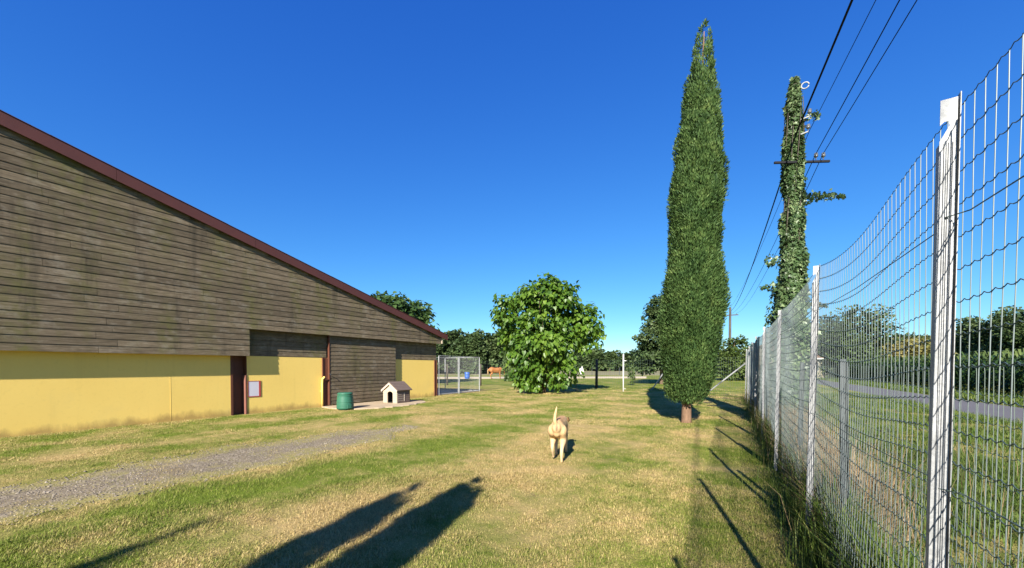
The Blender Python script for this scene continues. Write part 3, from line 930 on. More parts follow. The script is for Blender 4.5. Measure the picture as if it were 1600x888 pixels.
# ------------------------------------------------------------------ cypresses
def cypress_mesh(H, prof, n, leaf, lean=(0, 0), n_pl=190, bulge=None):
    """columnar crown: upright plumes packed round the stem, each covered in small sprays; prof = [(height fraction, radius)]"""
    hs = np.array([p[0] for p in prof]); rs = np.array([p[1] for p in prof])
    hh = np.linspace(hs[0], hs[-1], 600); w = np.interp(hh, hs, rs) + .07
    cdf = np.cumsum(w/w.sum())
    h = np.interp((np.arange(n_pl) + RNG.uniform(.1, .9, n_pl))/n_pl, cdf, hh)
    a = np.arange(n_pl)*2.39996 + RNG.normal(0, .25, n_pl)
    R0 = np.interp(h, hs, rs)
    pw = np.clip(R0*RNG.uniform(.34, .56, n_pl), .035, .36)
    ph = pw*RNG.uniform(1.7, 2.9, n_pl)
    rr = np.maximum(R0*RNG.uniform(.9, 1.1, n_pl) - pw*.9, R0*.25)
    C = np.stack([np.cos(a)*rr, np.sin(a)*rr, h*H], 1)
    if bulge is not None:      # one side swells out at a given height
        bz, bw, bv = bulge
        side = np.clip((C[:, :2] @ np.array(bv[:2])) / np.maximum(rr, .01), 0, 1)
        C[:, :2] += np.array(bv[:2])[None] * (.17*side*np.exp(-((h - bz)/bw)**2))[:, None]
    tone = RNG.uniform(-.14, .14, n_pl)
    area = pw*ph + .004
    per = RNG.choice(n_pl, n, p=area/area.sum())
    outw = np.stack([np.cos(a), np.sin(a), np.zeros(n_pl)], 1)[per]
    d = norm(rand_dir(n) + outw*.55)
    k_ = np.where(RNG.random(n) < .22, RNG.uniform(.3, .85, n), RNG.uniform(.85, 1.06, n))
    ax_ = np.stack([pw[per], pw[per], ph[per]], 1)
    rag = .82 + .36*vnoise(d[:, 0]*2.2 + per*7.3, d[:, 2]*2.2 + d[:, 1]*1.7, .5)
    P = C[per] + d*ax_*(k_*rag)[:, None]
    f = P[:, 2:3]/H
    P = P + np.array([[lean[0], lean[1], 0]])*f
    D = norm(d*np.array([.55, .55, .35]) + outw*.25 + np.array([0, 0, .95]) + .33*RNG.normal(size=(n, 3)))
    N = norm(d + .35*outw + .45*RNG.normal(size=(n, 3)))
    S = leaf*RNG.uniform(.55, 1.45, n)
    keep = (P[:, 2] > hs[0]*H*.8)
    V, F, k = leaf_arrays(P[keep], D[keep], N[keep], S[keep], QUAD, .34)
    mot = vnoise(P[:, 0]*4 + P[:, 1]*3 + 60, P[:, 2]*4, .6)
    brown = (RNG.random(n) < .012)*.35
    rnd = np.clip(.10 + .55*mot + tone[per] + RNG.normal(0, .14, n) + brown, 0, 1)[keep]
    return arr_mesh('crown', V, F, np.repeat(rnd, k))
CYP_S = .83
CYP = [(.058, .20), (.085, .56), (.127, .72), (.222, .77), (.286, .82), (.349, .80), (.40, .66), (.50, .63), (.571, .61), (.65, .55), (.73, .48), (.81, .38), (.889, .25), (.952, .17), (.985, .07), (1.0, .015)]
CYP = [(a, b*(CYP_S + .17*min(1, max(0, (a - .35)/.25)))) for a, b in CYP]
cb = ground_at(1073, 660)
CH = 10.5
cyp = thing('cypress_tree', cb, 'tall narrow dark green cypress standing on the lawn before the fence', 'tree', 'cypress trees in a row along the fence')
link('crown', cypress_mesh(CH, CYP, 260000, .072, lean=(.34, .24), n_pl=210, bulge=(.32, .055, CR)), M['cypress'], cyp)
m = MB(); m.tube([(0,0,-.2), (.0,0,.1), (.01,.0,.7), (.06,.03,2.5), (.2,.12,6), (.33,.23,CH*.97)], [.17, .125, .11, .10, .07, .012], 10)
for i in range(60):
    z = RNG.uniform(.5, CH*.9); a = RNG.uniform(0, 6.28); rr = np.interp(z/CH, [p[0] for p in CYP], [p[1] for p in CYP])*.8
    f = z/CH; bx, by = .34*f, .24*f
    m.tube([(bx, by, z-.05), (bx+math.cos(a)*rr*.5, by+math.sin(a)*rr*.5, z+rr*.5), (bx+math.cos(a)*rr, by+math.sin(a)*rr, z+rr*1.5)], [.025, .016, .005], 4, cap=False)
m.build('trunk', M['bark_red'], cyp, sm=True, world=False)
me_c2 = cypress_mesh(6.0, [(.04, .20), (.15, .27), (.45, .26), (.62, .22), (.74, .27), (.86, .22), (.92, .15), (.96, .09), (1.0, .02)], 34000, .075, n_pl=110)
me_c2.materials.append(M['cypress'])
me_t2 = MB().tube([(0,0,-.2), (0,0,.5), (0,0,5.6)], [.12, .09, .01], 8).mesh('trunk', sm=True); me_t2.materials.append(M['bark_red'])
def shadow_source(px, py, X, width, label):
    """a row tree behind the viewer, placed from the tip of the shadow it throws on the lawn"""
    tip = ground_at(px, py); L = (X - tip.x) / SUN_XY.x
    H = L * math.tan(SUN_EL); b = Vector((X, tip.y + SUN_XY.y * L, 0))
    rt = thing('cypress_tree', b, label, 'tree', 'cypress trees in a row along the fence')
    s = H / 6.0
    for nm, me in (('crown', me_c2), ('trunk', me_t2)):
        o = link(nm, me, None, rt); o.scale = (width, width, s)
    return rt
shadow_source(752, 748, -1.15, .98, 'cypress behind the viewer throwing the rightmost long shadow on the lawn')
shadow_source(662, 757, -1.15, .92, 'cypress behind the viewer throwing the middle long shadow on the lawn')
shadow_source(335, 815, -1.3, .7, 'cypress behind the viewer throwing the leftmost long shadow on the lawn')

# ------------------------------------------------------------------ catalpa with big heart shaped leaves
tb = ground_at(848, 613.5)
cat = thing('catalpa_tree', tb, 'bushy bright green tree with large heart shaped leaves on the lawn', 'tree')
def cr(px, py, d=0.0):
    """offset from the trunk foot in the plane facing the viewer"""
    dep = tb.dot(CF); p = CR * ((px - 848) / F_PX * dep) + CF * d
    return (p.x, p.y, CAM_H + (HOR - py) * dep / F_PX)
s_ = tb.dot(CF) / F_PX
def blob(px, py, rx, rz, d=0.0, ry=None):
    c = cr(px, py, d); r = rx * s_
    return (*c, r, (ry or rx) * s_, rz * s_)
blobs = [blob(850, 575, 36, 38), blob(848, 530, 48, 42), blob(852, 490, 50, 42), blob(858, 466, 40, 26), blob(799, 500, 29, 32, .3), blob(906, 522, 32, 32, .1), blob(830, 590, 24, 22, -.7), blob(876, 580, 24, 26, -.6), blob(848, 540, 42, 46, -.9), blob(832, 468, 28, 24), blob(886, 472, 26, 24), blob(793, 484, 20, 20, .2), blob(862, 453, 26, 12), blob(914, 508, 24, 24, .3), blob(815, 540, 30, 30, -.2)]
V, F, rn, C = crown_arrays(blobs, 380, 11500, .195, HEART, droop=.75, clump_r=.42, fill=.35)
ok = V.reshape(-1, 8, 3)[:, :, 2].min(1) > .03
V8 = V.reshape(-1, 8, 3)[ok]; rn8 = rn.reshape(-1, 8)[ok]
# the leaves that show largest to the viewer are objects of their own, the rest one mass
cen = V8.mean(1) + np.array(tb); dist = cen @ np.array(CF)
e1 = V8[:, 2] - V8[:, 6]; e2 = V8[:, 4] - V8[:, 0]
facing = np.abs(np.cross(e1, e2) @ np.array(norm(np.array(tb))))
score = facing - .12 * (dist - dist.min())
order = np.argsort(-score); big = order[:290]; rest = order[290:]
leaf_me = []
lm_base = HEART[0]
for q in range(5):
    me = arr_mesh('leaf', HEART[0], HEART[1], np.full(8, .35 + .16*q)); me.materials.append(M['catalpa']); leaf_me.append(me)
for i in big:
    p = V8[i]
    x = Vector(p[2] - p[6]); y = Vector(p[4] - p[0]); s = x.length / 1.04
    x.normalize(); zc = x.cross(y).normalized(); yv = zc.cross(x)
    o = link('leaf', leaf_me[int(min(4, rn8[i, 0]*5))], None, cat)
    mt = Matrix((x, yv, zc)).transposed().to_4x4(); mt.translation = Vector(p[0]); o.matrix_local = mt @ Matrix.Scale(s, 4)
Vr = V8[rest].reshape(-1, 3); Fr = (HEART[1][None] + (np.arange(len(rest))*8)[:, None, None]).reshape(-1, 3)
o = link('crown', arr_mesh('crown', Vr, Fr, rn8[rest].ravel()), M['catalpa'], cat); o['kind'] = 'stuff'
m = MB()
for i in range(7):
    a = i*.9 + .3; top = Vector(C[RNG.integers(len(C))])
    st = Vector((math.cos(a)*.14, math.sin(a)*.14, 0))
    m.tube([st - Vector((0,0,.2)), st + Vector((0,0,.4)), st.lerp(top, .45) + Vector((0,0,.4)), top], [.07, .06, .045, .012], 6)
pick = RNG.choice(len(C), 60, replace=False)
for i in pick:
    c = Vector(C[i]); s = Vector((c.x*.25, c.y*.25, max(.4, c.z*.55)))
    m.tube([s, s.lerp(c, .5) + Vector((0,0,.15)), c], [.03, .02, .007], 4, cap=False)
m.build('trunk', M['bark'], cat, sm=True, world=False)

# ------------------------------------------------------------------ utility pole wrapped in ivy, far pole, cables
PX_, PY_ = 1.2, y_on_line(1236, 1.2)
PTOP = CAM_H + (HOR - 140) * Vector((PX_, PY_, 0)).dot(CF) / F_PX
pole = thing('utility_pole', (PX_, PY_, 0), 'wooden utility pole wrapped in ivy beside the fence', 'utility pole')
MB().tube([(0,0,-.3), (0,0,PTOP*.5), (.02,0,PTOP)], [.15, .13, .10], 12).build('shaft', M['polewood'], pole, sm=True, world=False)
pd = Vector((PX_, PY_, 0)).dot(CF)
ARM_Z = CAM_H + (HOR - 262) * pd / F_PX
ax = (CR + Vector((.12, 0, 0))).normalized()
m = MB(); m.bar(-ax*.45 + Vector((0, -.17, ARM_Z)), ax*.76 + Vector((0, -.17, ARM_Z)), .04, .05); m.build('crossarm', M['cable'], pole, world=False, bevel=.006)
INS = [(.62, 'l'), (.50, 's')]
def insulator(par, p):
    m = MB(); m.lathe([(.012, 0), (.012, .05), (.035, .055), (.045, .09), (.03, .10), (.04, .13), (.022, .15), (.0, .155)], 10, p, cap=False)
    return m.build('insulator', M['ceramic'], par, sm=True, world=False)
insulator(pole, (ax.x*.62, -.17 + ax.y*.62, ARM_Z + .046)); insulator(pole, (ax.x*.46, -.17 + ax.y*.46, ARM_Z + .046))
for zz, xx in ((ARM_Z + .62, .24), (ARM_Z + .95, .26)):
    m = MB(); m.bar((.08, -.1, zz), (xx, -.16, zz), .025, .025); m.build('bracket', M['galv'], pole, world=False); insulator(pole, (xx, -.16, zz + .012))
m = MB(); zz = PTOP - .12
m.tube([(.1 + .07*math.cos(q) + .08, -.1, zz + .07*math.sin(q)) for q in np.linspace(0, 6.0, 14)], .014, 6); m.build('top_ring', M['galv'], pole, sm=True, world=False)
# ivy
ivy = thing('climbing_ivy', (PX_, PY_, 0), 'dense green ivy sheathing the wooden utility pole', 'ivy')
n = 21000
h = RNG.random(n)**.95 * (PTOP + .18); a = RNG.uniform(0, 2*np.pi, n)
rad = np.interp(h/PTOP, [0, .12, .25, .34, .42, .55, .75, .9, .97, 1.03], [.34, .38, .40, .38, .31, .19, .155, .15, .12, .03])
rad = rad * (.55 + .85*vnoise(np.abs(a - np.pi)*1.7 + 5, h*1.6, .7)) * np.where(RNG.random(n) < .25, RNG.uniform(.5, .9, n), RNG.uniform(.88, 1.05, n))
P = np.stack([np.cos(a)*rad, np.sin(a)*rad, h], 1)
# shoots that stick out
for (zz, dirx, L, nn) in ((ARM_Z - .78, 1, .95, 170), (ARM_Z + 1.05, 1, .38, 40), (3.2, -1, .5, 90), (2.8, 1, .55, 90), (3.75, -1, .35, 50), (ARM_Z - 2.2, -1, .4, 26)):
    tt = RNG.random(nn); q = CR * dirx
    base = np.array(q)[None] * (.22 + tt*L)[:, None] + RNG.normal(0, .055, (nn, 3)) * (1.3 - tt)[:, None]; base[:, 2] += zz + .12*np.sin(tt*2.5)
    P = np.vstack([P, base])
n = len(P); outw = norm(P * np.array([1, 1, 0]))
D = norm(outw*.5 + np.array([0, 0, -.9]) + .5*RNG.normal(size=P.shape)); N = norm(outw + np.array([0, 0, .5]) + .5*RNG.normal(size=P.shape))
V, F, k = leaf_arrays(P, D, N, .078*RNG.uniform(.6, 1.35, n), IVY)
cl = vnoise(P[:, 0]*3 + 40 + P[:, 1]*3, P[:, 2]*3, .8)
o = link('foliage', arr_mesh('foliage', V, F, np.repeat(np.clip(.15 + .6*cl + RNG.normal(0, .2, n), 0, 1), k)), M['ivy'], ivy); o['kind'] = 'stuff'
m = MB()
for i in range(9):
    a0 = i*.7; pts = [(math.cos(a0 + z*.25)*(.17 + .02*math.sin(z*3)), math.sin(a0 + z*.25)*(.17 + .02*math.sin(z*3)), z) for z in np.linspace(-.05, PTOP - .3, 16)]
    m.tube(pts, [.025 - .0012*j for j in range(16)], 5)
m.build('stem', M['polewood'], ivy, sm=True, world=False)
# far pole
fd = 43.0
fp = at_depth(1140, fd); FPT = CAM_H + (HOR - 481) * fd / F_PX
farpole = thing('utility_pole', (fp.x, fp.y, 0), 'distant bare utility pole with crossarm behind the cypress', 'utility pole')
MB().tube([(0,0,-.3), (0,0,FPT)], [.16, .11], 8).build('shaft', M['polewood'], farpole, sm=True, world=False)
m = MB(); m.bar((-.75, 0, FPT - .85), (.8, .05, FPT - .85), .09, .1); m.build('crossarm', M['polewood'], farpole, world=False)
for xx in (-.6, .62): insulator(farpole, (xx, 0, FPT - .80))
# near pole behind the viewer carries the other ends of the lines
dline = Vector((PX_ - fp.x, PY_ - fp.y, 0))
np_ = Vector((PX_, PY_, 0)) + dline.normalized() * 40
nearpole = thing('utility_pole', (np_.x, np_.y, 0), 'bare wooden utility pole behind the viewer on the lane', 'utility pole')
MB().tube([(0,0,-.3), (0,0,8.9)], [.16, .11], 10).build('shaft', M['polewood'], nearpole, sm=True, world=False)
m = MB(); m.bar((-1.15, 0, 7.5), (2.15, .05, 7.5), .09, .1); m.bar((-.4, 0, 8.68), (1.9, .03, 8.68), .09, .1); m.build('crossarm', M['polewood'], nearpole, world=False)
def span(a, b, sag, n=22):
    a = Vector(a); b = Vector(b)
    return [a.lerp(b, i/n) - Vector((0, 0, sag*4*(i/n)*(1-i/n))) for i in range(n+1)]
P0 = Vector((PX_, PY_, 0)); NP = Vector((np_.x, np_.y, 0)); FP = Vector((fp.x, fp.y, 0))
def cable(name, pts, r, label):
    mb = MB(); mb.tube(pts, r, 6); return tag(mb.build(name, M['cable']), label, 'cable', 'overhead cables along the lane')
cable('overhead_cable', span(NP + Vector((1.75, 0, 8.75)), P0 + Vector((.02, -.34, ARM_Z + .6)), .2)[:-1] + span(P0 + Vector((.02, -.34, ARM_Z + .6)), FP + Vector((.1, 0, FPT - .35)), .75), .018, 'thick black cable passing in front of the ivy pole')
A1 = P0 + Vector((ax.x*.62, -.17 + ax.y*.62, ARM_Z + .18)); A2 = P0 + Vector((ax.x*.46, -.17 + ax.y*.46, ARM_Z + .18))
cable('overhead_cable', span(NP + Vector((2.05, 0, 7.6)), A1, .5)[:-1] + span(A1, FP + Vector((.62, 0, FPT - .66)), .8), .0075, 'thin cable farthest right of the thick one ending at the crossarm tip')
cable('overhead_cable', span(NP + Vector((1.35, 0, 7.6)), A2, .5)[:-1] + span(A2, FP + Vector((.1, 0, FPT - .66)), .8), .0085, 'thin cable second from the right meeting the crossarm')
B1 = P0 + Vector((.26, -.16, ARM_Z + .63))
cable('overhead_cable', span(NP + Vector((2.0, 0, 7.9)), B1, .5)[:-1] + span(B1, FP + Vector((-.6, 0, FPT - .66)), .8), .006, 'thin cable next to the thick one fixed above the crossarm')

# ------------------------------------------------------------------ dog house
dh = ground_at(606, 629.5); dh.x = -11.75; dh.y = y_on_line(620, -11.35) ; dh.z = .035
W, Dp, EH, RH = .76, .70, .52, .80
dhz = thing('dog_house', (-11.35 - W/2, dh.y, .035), 'small beige plastic dog house with taupe roof on the pale slab', 'dog house')
m = MB(); hw = W/2
# front wall with arched opening, built of two jambs and a head
dw = .15; dhh = .36
m.box((-hw, 0, 0), (-dw, .03, EH)); m.box((dw, 0, 0), (hw, .03, EH))
arch = [(-dw, dhh)] + [(-dw*math.cos(q), dhh + .11*math.sin(q)) for q in np.linspace(0, math.pi, 9)] 
head = [(-dw, EH), (-dw, dhh)] + [(-dw*math.cos(q), dhh + .10*math.sin(q)) for q in np.linspace(.1, math.pi - .1, 9)] + [(dw, dhh), (dw, EH)]
m.prism(head, 'y', 0.0005, .0295)
m.prism([(-hw, EH + .0005), (hw, EH + .0005), (0, RH - .02)], 'y', 0, .03)
m.build('front_wall', M['dh_wall'], dhz, world=False)
for sx in (-1, 1):
    for i in range(6):
        z0 = .02 + i*.083
        x0, x1 = (dw + .02, hw - .005) if sx > 0 else (-hw + .005, -dw - .02)
        MB().box((x0, -.012, z0), (x1, -.0005, z0 + .07)).build('board', M['dh_wall'], dhz, world=False, bevel=.004)
m = MB(); m.box((hw - .03, .031, 0), (hw, Dp, EH)); m.build('side_wall', M['dh_brown'], dhz, world=False)  # side takes the dark roof tone: its weaker light is put into the colour
m = MB(); m.box((-hw, .031, 0), (-hw + .03, Dp, EH)); m.build('side_wall', M['dh_brown'], dhz, world=False)
m = MB(); m.box((-hw + .031, Dp - .03, 0), (hw - .031, Dp, EH)); m.prism([(-hw, EH + .0005), (hw, EH + .0005), (0, RH - .02)], 'y', Dp - .03, Dp); m.build('rear_wall', M['dh_brown'], dhz, world=False)
m = MB(); m.box((-hw + .031, .031, .0), (hw - .031, Dp - .031, .02)); m.build('floor', M['dark'], dhz, world=False)
for i in range(6):
    z0 = .02 + i*.083
    MB().box((hw + .0005, .03, z0), (hw + .012, Dp - .03, z0 + .07)).build('board', M['dh_brown'], dhz, world=False, bevel=.004)  # side boards carry the same painted shade
# pale lines of a small side vent frame
m = MB()
for i in range(4): m.box((hw + .0125, .06, .09 + i*.083), (hw + .02, .36, .10 + i*.083))
m.box((hw + .0125, .365, .06), (hw + .024, .385, .40)); m.build('side_vent', M['dh_trim'], dhz, world=False)
for sx in (-1, 1):
    m = MB(); th = .035
    a = Vector((0, 0, RH)); b = Vector((sx*(hw + .07), 0, EH - .035))
    nrm = Vector((sx*(RH - EH), 0, hw)).normalized()*th
    poly = [(a.x, a.z), (b.x, b.z), (b.x + nrm.x, b.z + nrm.z), (0, a.z + th*1.2)]
    m.prism(poly, 'y', -.05, Dp + .05); rf = m.build('roof_panel', M['dh_brown'], dhz, world=False)
    for j in range(5):   # raised seams across the panel
        f = .18 + j*.18; p = a.lerp(b, f) + Vector((nrm.x, 0, nrm.z))
        mm = MB(); mm.bar((p.x, -.045, p.z + .001), (p.x, Dp + .045, p.z + .001), .012, .008); mm.build('roof_seam', M['dh_brown'], rf, world=False)
    m = MB(); m.bar((sx*.015, -.058, RH - .03), (sx*(hw + .06), -.058, EH - .05), .012, .075, up=Vector((0,1,0))); 
    m = MB(); m.prism([(0, RH - .075), (sx*(hw + .055), EH - .085), (sx*(hw + .06), EH - .02), (0, RH + .0)], 'y', -.068, -.0515); m.build('gable_trim', M['dh_trim'], dhz, world=False)

# ------------------------------------------------------------------ compost bin
cbp = Vector((-11.45, y_on_line(539, -11.45), .03))
binz = thing('compost_bin', cbp, 'squat green plastic compost bin beside the sliding door', 'bin')
prof = [(.262, 0), (.27, .03), (.274, .12), (.268, .25), (.255, .40), (.243, .50), (.25, .51), (.25, .535), (.225, .545)]
MB().lathe(prof, 28).build('body', M['binplastic'], binz, sm=True, world=False)
for z, r in ((.06, .274), (.25, .270), (.44, .253)):
    MB().lathe([(r - .004, z - .012), (r + .006, z - .006), (r + .006, z + .006), (r - .004, z + .012)], 28, cap=False).build('rib', M['binplastic'], binz, sm=True, world=False)
MB().lathe([(.226, .546), (.222, .556), (.20, .558), (.06, .556), (.0, .556)], 28, cap=False).build('lid', M['binplastic'], binz, sm=True, world=False)
a_ = math.atan2(-cbp.y, -cbp.x) + .5
m = MB(); m.box((.262, -.07, .03), (.282, .07, .16)); o = m.build('hatch', M['binplastic'], binz, world=False, bevel=.006); o.rotation_euler = (0, 0, a_)

# ------------------------------------------------------------------ kennel run
KY0, KY1, KX1, KH = EAVE_Y + .05, y_on_line(749, BX), BX - 2.6, 2.05
ken = thing('kennel_run', (BX, KY0, 0), 'galvanised mesh dog kennel run at the end of the barn', 'kennel')
KM = y_on_line(717, BX)
def kpost(x, y):
    MB().tube([(x, y, 0), (x, y, KH)], .026, 8).build('post', M['galv'], ken)
for x, y in ((BX, KY0), (BX, KM - .05), (BX, KM + .05), (BX, KY1), (KX1, KY0), (KX1, KM), (KX1, KY1)): kpost(x, y)
for z in (.06, KH - .02):
    for a, b in (((BX, KY0), (BX, KY1)), ((BX, KY1), (KX1, KY1)), ((KX1, KY1), (KX1, KY0))):
        MB().tube([(a[0], a[1], z), (b[0], b[1], z)], .02, 6).build('rail', M['galv'], ken)
def mesh_panel(a, b, z0, z1, dx, dz, r, parent, mat, name='wire_mesh', off=(0, 0, 0)):
    a = Vector((a[0], a[1], 0)); b = Vector((b[0], b[1], 0)); L = (b - a).length; n = int(L/dx)
    m = MB()
    for i in range(1, n):
        p = a.lerp(b, i/n); m.tube([(p.x, p.y, z0), (p.x, p.y, z1)], r, 3, cap=False)
    z = z0
    while z <= z1 + 1e-6:
        m.tube([(a.x, a.y, z), (b.x, b.y, z)], r, 3, cap=False); z += dz
    o = m.build(name, mat, parent); o['kind'] = 'stuff'; return o
for a, b in (((BX, KY0 + .03), (BX, KM - .08)), ((BX, KM + .08), (BX, KY1 - .03)), ((BX - .03, KY1), (KX1 + .03, KY1)), ((KX1, KY1 - .03), (KX1, KY0 + .03))):
    mesh_panel(a, b, .08, KH - .04, .06, .06, .0013, ken, M['galv'])
m = MB(); m.box((KX1, KY0, -.04), (BX - .05, KY1, .03)); m.build('floor_slab', M['slab'], ken)

# ------------------------------------------------------------------ paddock fence and poles
pf = thing('paddock_fence', (-8.3, 26.4, 0), 'dark wire fence with wooden posts across the back of the lawn', 'fence')
line = [Vector((-26, 23.6, 0)), Vector((-17, 24.8, 0)), ground_at(932, 606.5), Vector((-3.6, 25.2, 0)), Vector((FX, 20.4, 0))]
for i in range(4):
    a, b = line[i], line[i+1]
    mesh_panel((a.x, a.y), (b.x, b.y), .1, 1.95, .15, .2, .0028, pf, M['wire_dark'])
    L = (b - a).length; n = max(1, round(L/3.2))
    for k in range(n):
        p = a.lerp(b, k/n)
        if i == 2 and k == 0: r, H = .10, 2.02
        elif i < 2: r, H = .07, 1.15 if k % 2 else 1.7
        else: r, H = .04, 1.95
        m = MB(); m.tube([(p.x, p.y, -.2), (p.x + .01, p.y, H*.5), (p.x + .02, p.y, H)], [r, r*.95, r*.9], 8); m.build('post', M['polewood'], pf, sm=True)
m = MB(); bt = ground_at(1018, 609); b2 = at_depth(1036, bt.dot(CF) - .3, 584); m.tube([bt - Vector((0,0,.05)), b2], .035, 8); m.build('brace', M['galv'], pf)
wp = ground_at(974, 612.5); wd = wp.dot(CF)
pp = thing('white_pole', wp, 'slim white metal pole standing alone on the lawn', 'pole')
MB().tube([(0,0,-.1), (0,0,CAM_H + (HOR - 553.5)*wd/F_PX)], .035, 10).build('tube', M['white'], pp, sm=True, world=False)
m = MB(); m.bar((.02, 0, 1.83), (.15, .08, 1.83), .03, .03); m.build('upper_bracket', M['white'], pp, world=False)
m = MB(); m.bar((.02, 0, .18), (.12, .06, .18), .03, .02); m.build('lower_bracket', M['white'], pp, world=False)
sp = ground_at(900, 612.5)
stk = thing('wooden_stake', sp, 'thin stake in the shade under the bushy tree', 'stake')
MB().tube([(0,0,-.1), (0.01,0,.5), (.02,0,1.05)], [.025, .022, .02], 7).build('shaft', M['polewood'], stk, world=False)
bagp = at_depth(908, sp.dot(CF) + .1, 580)
m = MB(); m.prism([(-.13, .02), (-.05, .26), (.06, .30), (.13, .10), (.20, -.24), (.10, -.10), (.02, -.18), (-.10, -.22)], 'y', -.025, .025)
bag = m.build('feed_sack', M['white'], None, bevel=.012); bag.location = bagp; bag.rotation_euler = (0, 0, YAW)
tag(bag, 'torn white plastic sack hanging under the bushy tree', 'sack')

ORD = 'first second third fourth fifth sixth seventh eighth ninth tenth eleventh twelfth thirteenth'.split()
# far thin paddock posts
for i in range(13):
    px = 760 + i*21 + RNG.uniform(-5, 5)
    p = ground_at(px, 586.3 + RNG.uniform(-.3, .3)); H = RNG.uniform(1.25, 1.45)
    o = MB().tube([(p.x, p.y, -.2), (p.x, p.y, H)], [.05, .04], 6).build('fence_post', M['postgrey'] if i % 3 else M['dh_brown'])
    tag(o, ORD[i] + ' thin post from the left in the far paddock fence line', 'post', 'far paddock posts')

# blue barrel
bp = ground_at(730, 592); 
bar = thing('plastic_barrel', bp, 'blue plastic barrel standing behind the kennel mesh', 'barrel')
MB().lathe([(.30, 0), (.32, .05), (.32, .26), (.335, .28), (.32, .30), (.32, .55), (.335, .57), (.32, .59), (.32, .78), (.30, .82), (.02, .83)], 18).build('body', M['blue'], bar, sm=True, world=False)
MB().lathe([(.315, .80), (.335, .805), (.335, .83), (.315, .835)], 18, cap=False).build('rim', M['blue'], bar, sm=True, world=False)

# ------------------------------------------------------------------ animals
def skin_body(name, chains, voxel, mat, parent, iters=6):
    """tapered limbs and trunk grown from joints, then fused into one continuous surface"""
    m = MB()
    for pts, rad in chains:
        P = [Vector(p) for p in pts]
        # resample smoothly
        Q = []; Rr = []
        for i in range(len(P)-1):
            for s in range(5):
                f = s/5; p0 = P[max(0, i-1)]; p1 = P[i]; p2 = P[i+1]; p3 = P[min(len(P)-1, i+2)]
                q = .5*((2*p1) + (p2-p0)*f + (2*p0-5*p1+4*p2-p3)*f*f + (-p0+3*p1-3*p2+p3)*f**3)
                g = f*f*(3-2*f); ra, rb = rad[i], rad[i+1]
                Q.append(q); Rr.append(ra*(1-g)+rb*g)
        Q.append(P[-1]); Rr.append(rad[-1])
        m.tube(Q, Rr, 12)
        for e in (0, -1):
            m2 = []; c = Q[e]; r = Rr[e]
            m.lathe([(max(.001, r*math.cos(t)), r*math.sin(t)) for t in np.linspace(-1.5, 1.5, 7)], 12, c)
    o = m.build(name, mat, parent, world=False)
    rm = o.modifiers.new('fuse', 'REMESH'); rm.mode = 'VOXEL'; rm.voxel_size = voxel; rm.use_smooth_shade = True
    sm = o.modifiers.new('soften', 'SMOOTH'); sm.factor = .5; sm.iterations = iters
    return o

dp = ground_at(874, 716)
dog = thing('dog', dp, 'tan dog walking away across the lawn with its tail raised', 'dog', rz=R(16))
chains = [
    # trunk: rump, loin, belly, deep chest, shoulders
    ([(0,-.33,.53), (0,-.24,.535), (0,-.08,.535), (0,.10,.515), (0,.26,.50), (0,.36,.52)], [.090, .118, .112, .132, .142, .115]),
    ([(0,.10,.47), (0,.26,.44), (0,.36,.46)], [.10, .115, .09]),
    # flanks wider than tall at the hips
    ([(.045,-.27,.52), (.045,-.10,.53)], [.088, .08]), ([(-.045,-.27,.52), (-.045,-.10,.53)], [.088, .08]), ([(0,-.30,.46), (0,-.2,.44)], [.08, .09]),
    # neck and head, carried low and turned to the right
    ([(0,.34,.53), (.0,.48,.52), (.0,.56,.51)], [.10, .082, .075]),
    ([(.0,.56,.52), (.015,.66,.51)], [.088, .075]), ([(.015,.66,.49), (.03,.78,.455)], [.052, .038]),
    # right hind leg stretched back: thigh, knee, hock, long foot
    ([(.085,-.24,.48), (.095,-.17,.33), (.095,-.33,.205), (.09,-.315,.06), (.09,-.275,.022)], [.098, .072, .036, .027, .030]),
    ([(.09,-.30,.022), (.09,-.235,.02)], [.027, .024]),
    # left hind leg stepping forward
    ([(-.085,-.24,.48), (-.10,-.10,.35), (-.098,-.215,.215), (-.095,-.13,.075), (-.095,-.09,.05)], [.098, .074, .036, .027, .029]),
    ([(-.095,-.11,.045), (-.095,-.05,.04)], [.027, .024]),
    # front legs
    ([(.085,.30,.46), (.09,.27,.34), (.088,.36,.19), (.088,.40,.05), (.088,.43,.025)], [.075, .05, .034, .027, .030]),
    ([(-.085,.30,.46), (-.09,.24,.34), (-.088,.20,.19), (-.088,.17,.05), (-.088,.20,.024)], [.075, .05, .034, .027, .030]),
    # tail carried straight up, slight bend to the left
    ([(0,-.34,.575), (-.022,-.385,.63), (-.022,-.385,.71), (-.006,-.375,.79), (.008,-.365,.86)], [.044, .037, .031, .024, .012]),
]
body = skin_body('body', chains, .011, M['fur'], dog, 9)
dog.scale = (.82, 1, 1)
for s in (-1, 1):
    c = Vector((.005 + s*.078, .60, .565)); m = MB()
    m.add([c + Vector(p) for p in ((0, 0, .015), (s*.035, .03, .01), (s*.05, .02, -.05), (s*.035, -.02, -.085), (s*.015, -.035, -.03), (s*.012, .01, -.04))],
          [(0,1,5), (1,2,5), (2,3,5), (3,4,5), (4,0,5), (0,4,3), (0,3,2), (0,2,1)])
    m.build('ear', M['ear'], dog, sm=True, world=False)
m = MB(); ring = []
cn = Vector((.0, .43, .525)); ax1 = Vector((1, -.2, 0)).normalized(); ax2 = Vector((0, -.35, .94)).normalized()
pts = [cn + ax1*math.cos(q)*.098 + ax2*math.sin(q)*.098 for q in np.linspace(0, 2*math.pi, 21)]
m.tube(pts, .012, 6, cap=False); m.build('collar', M['collar'], dog, sm=True, world=False)
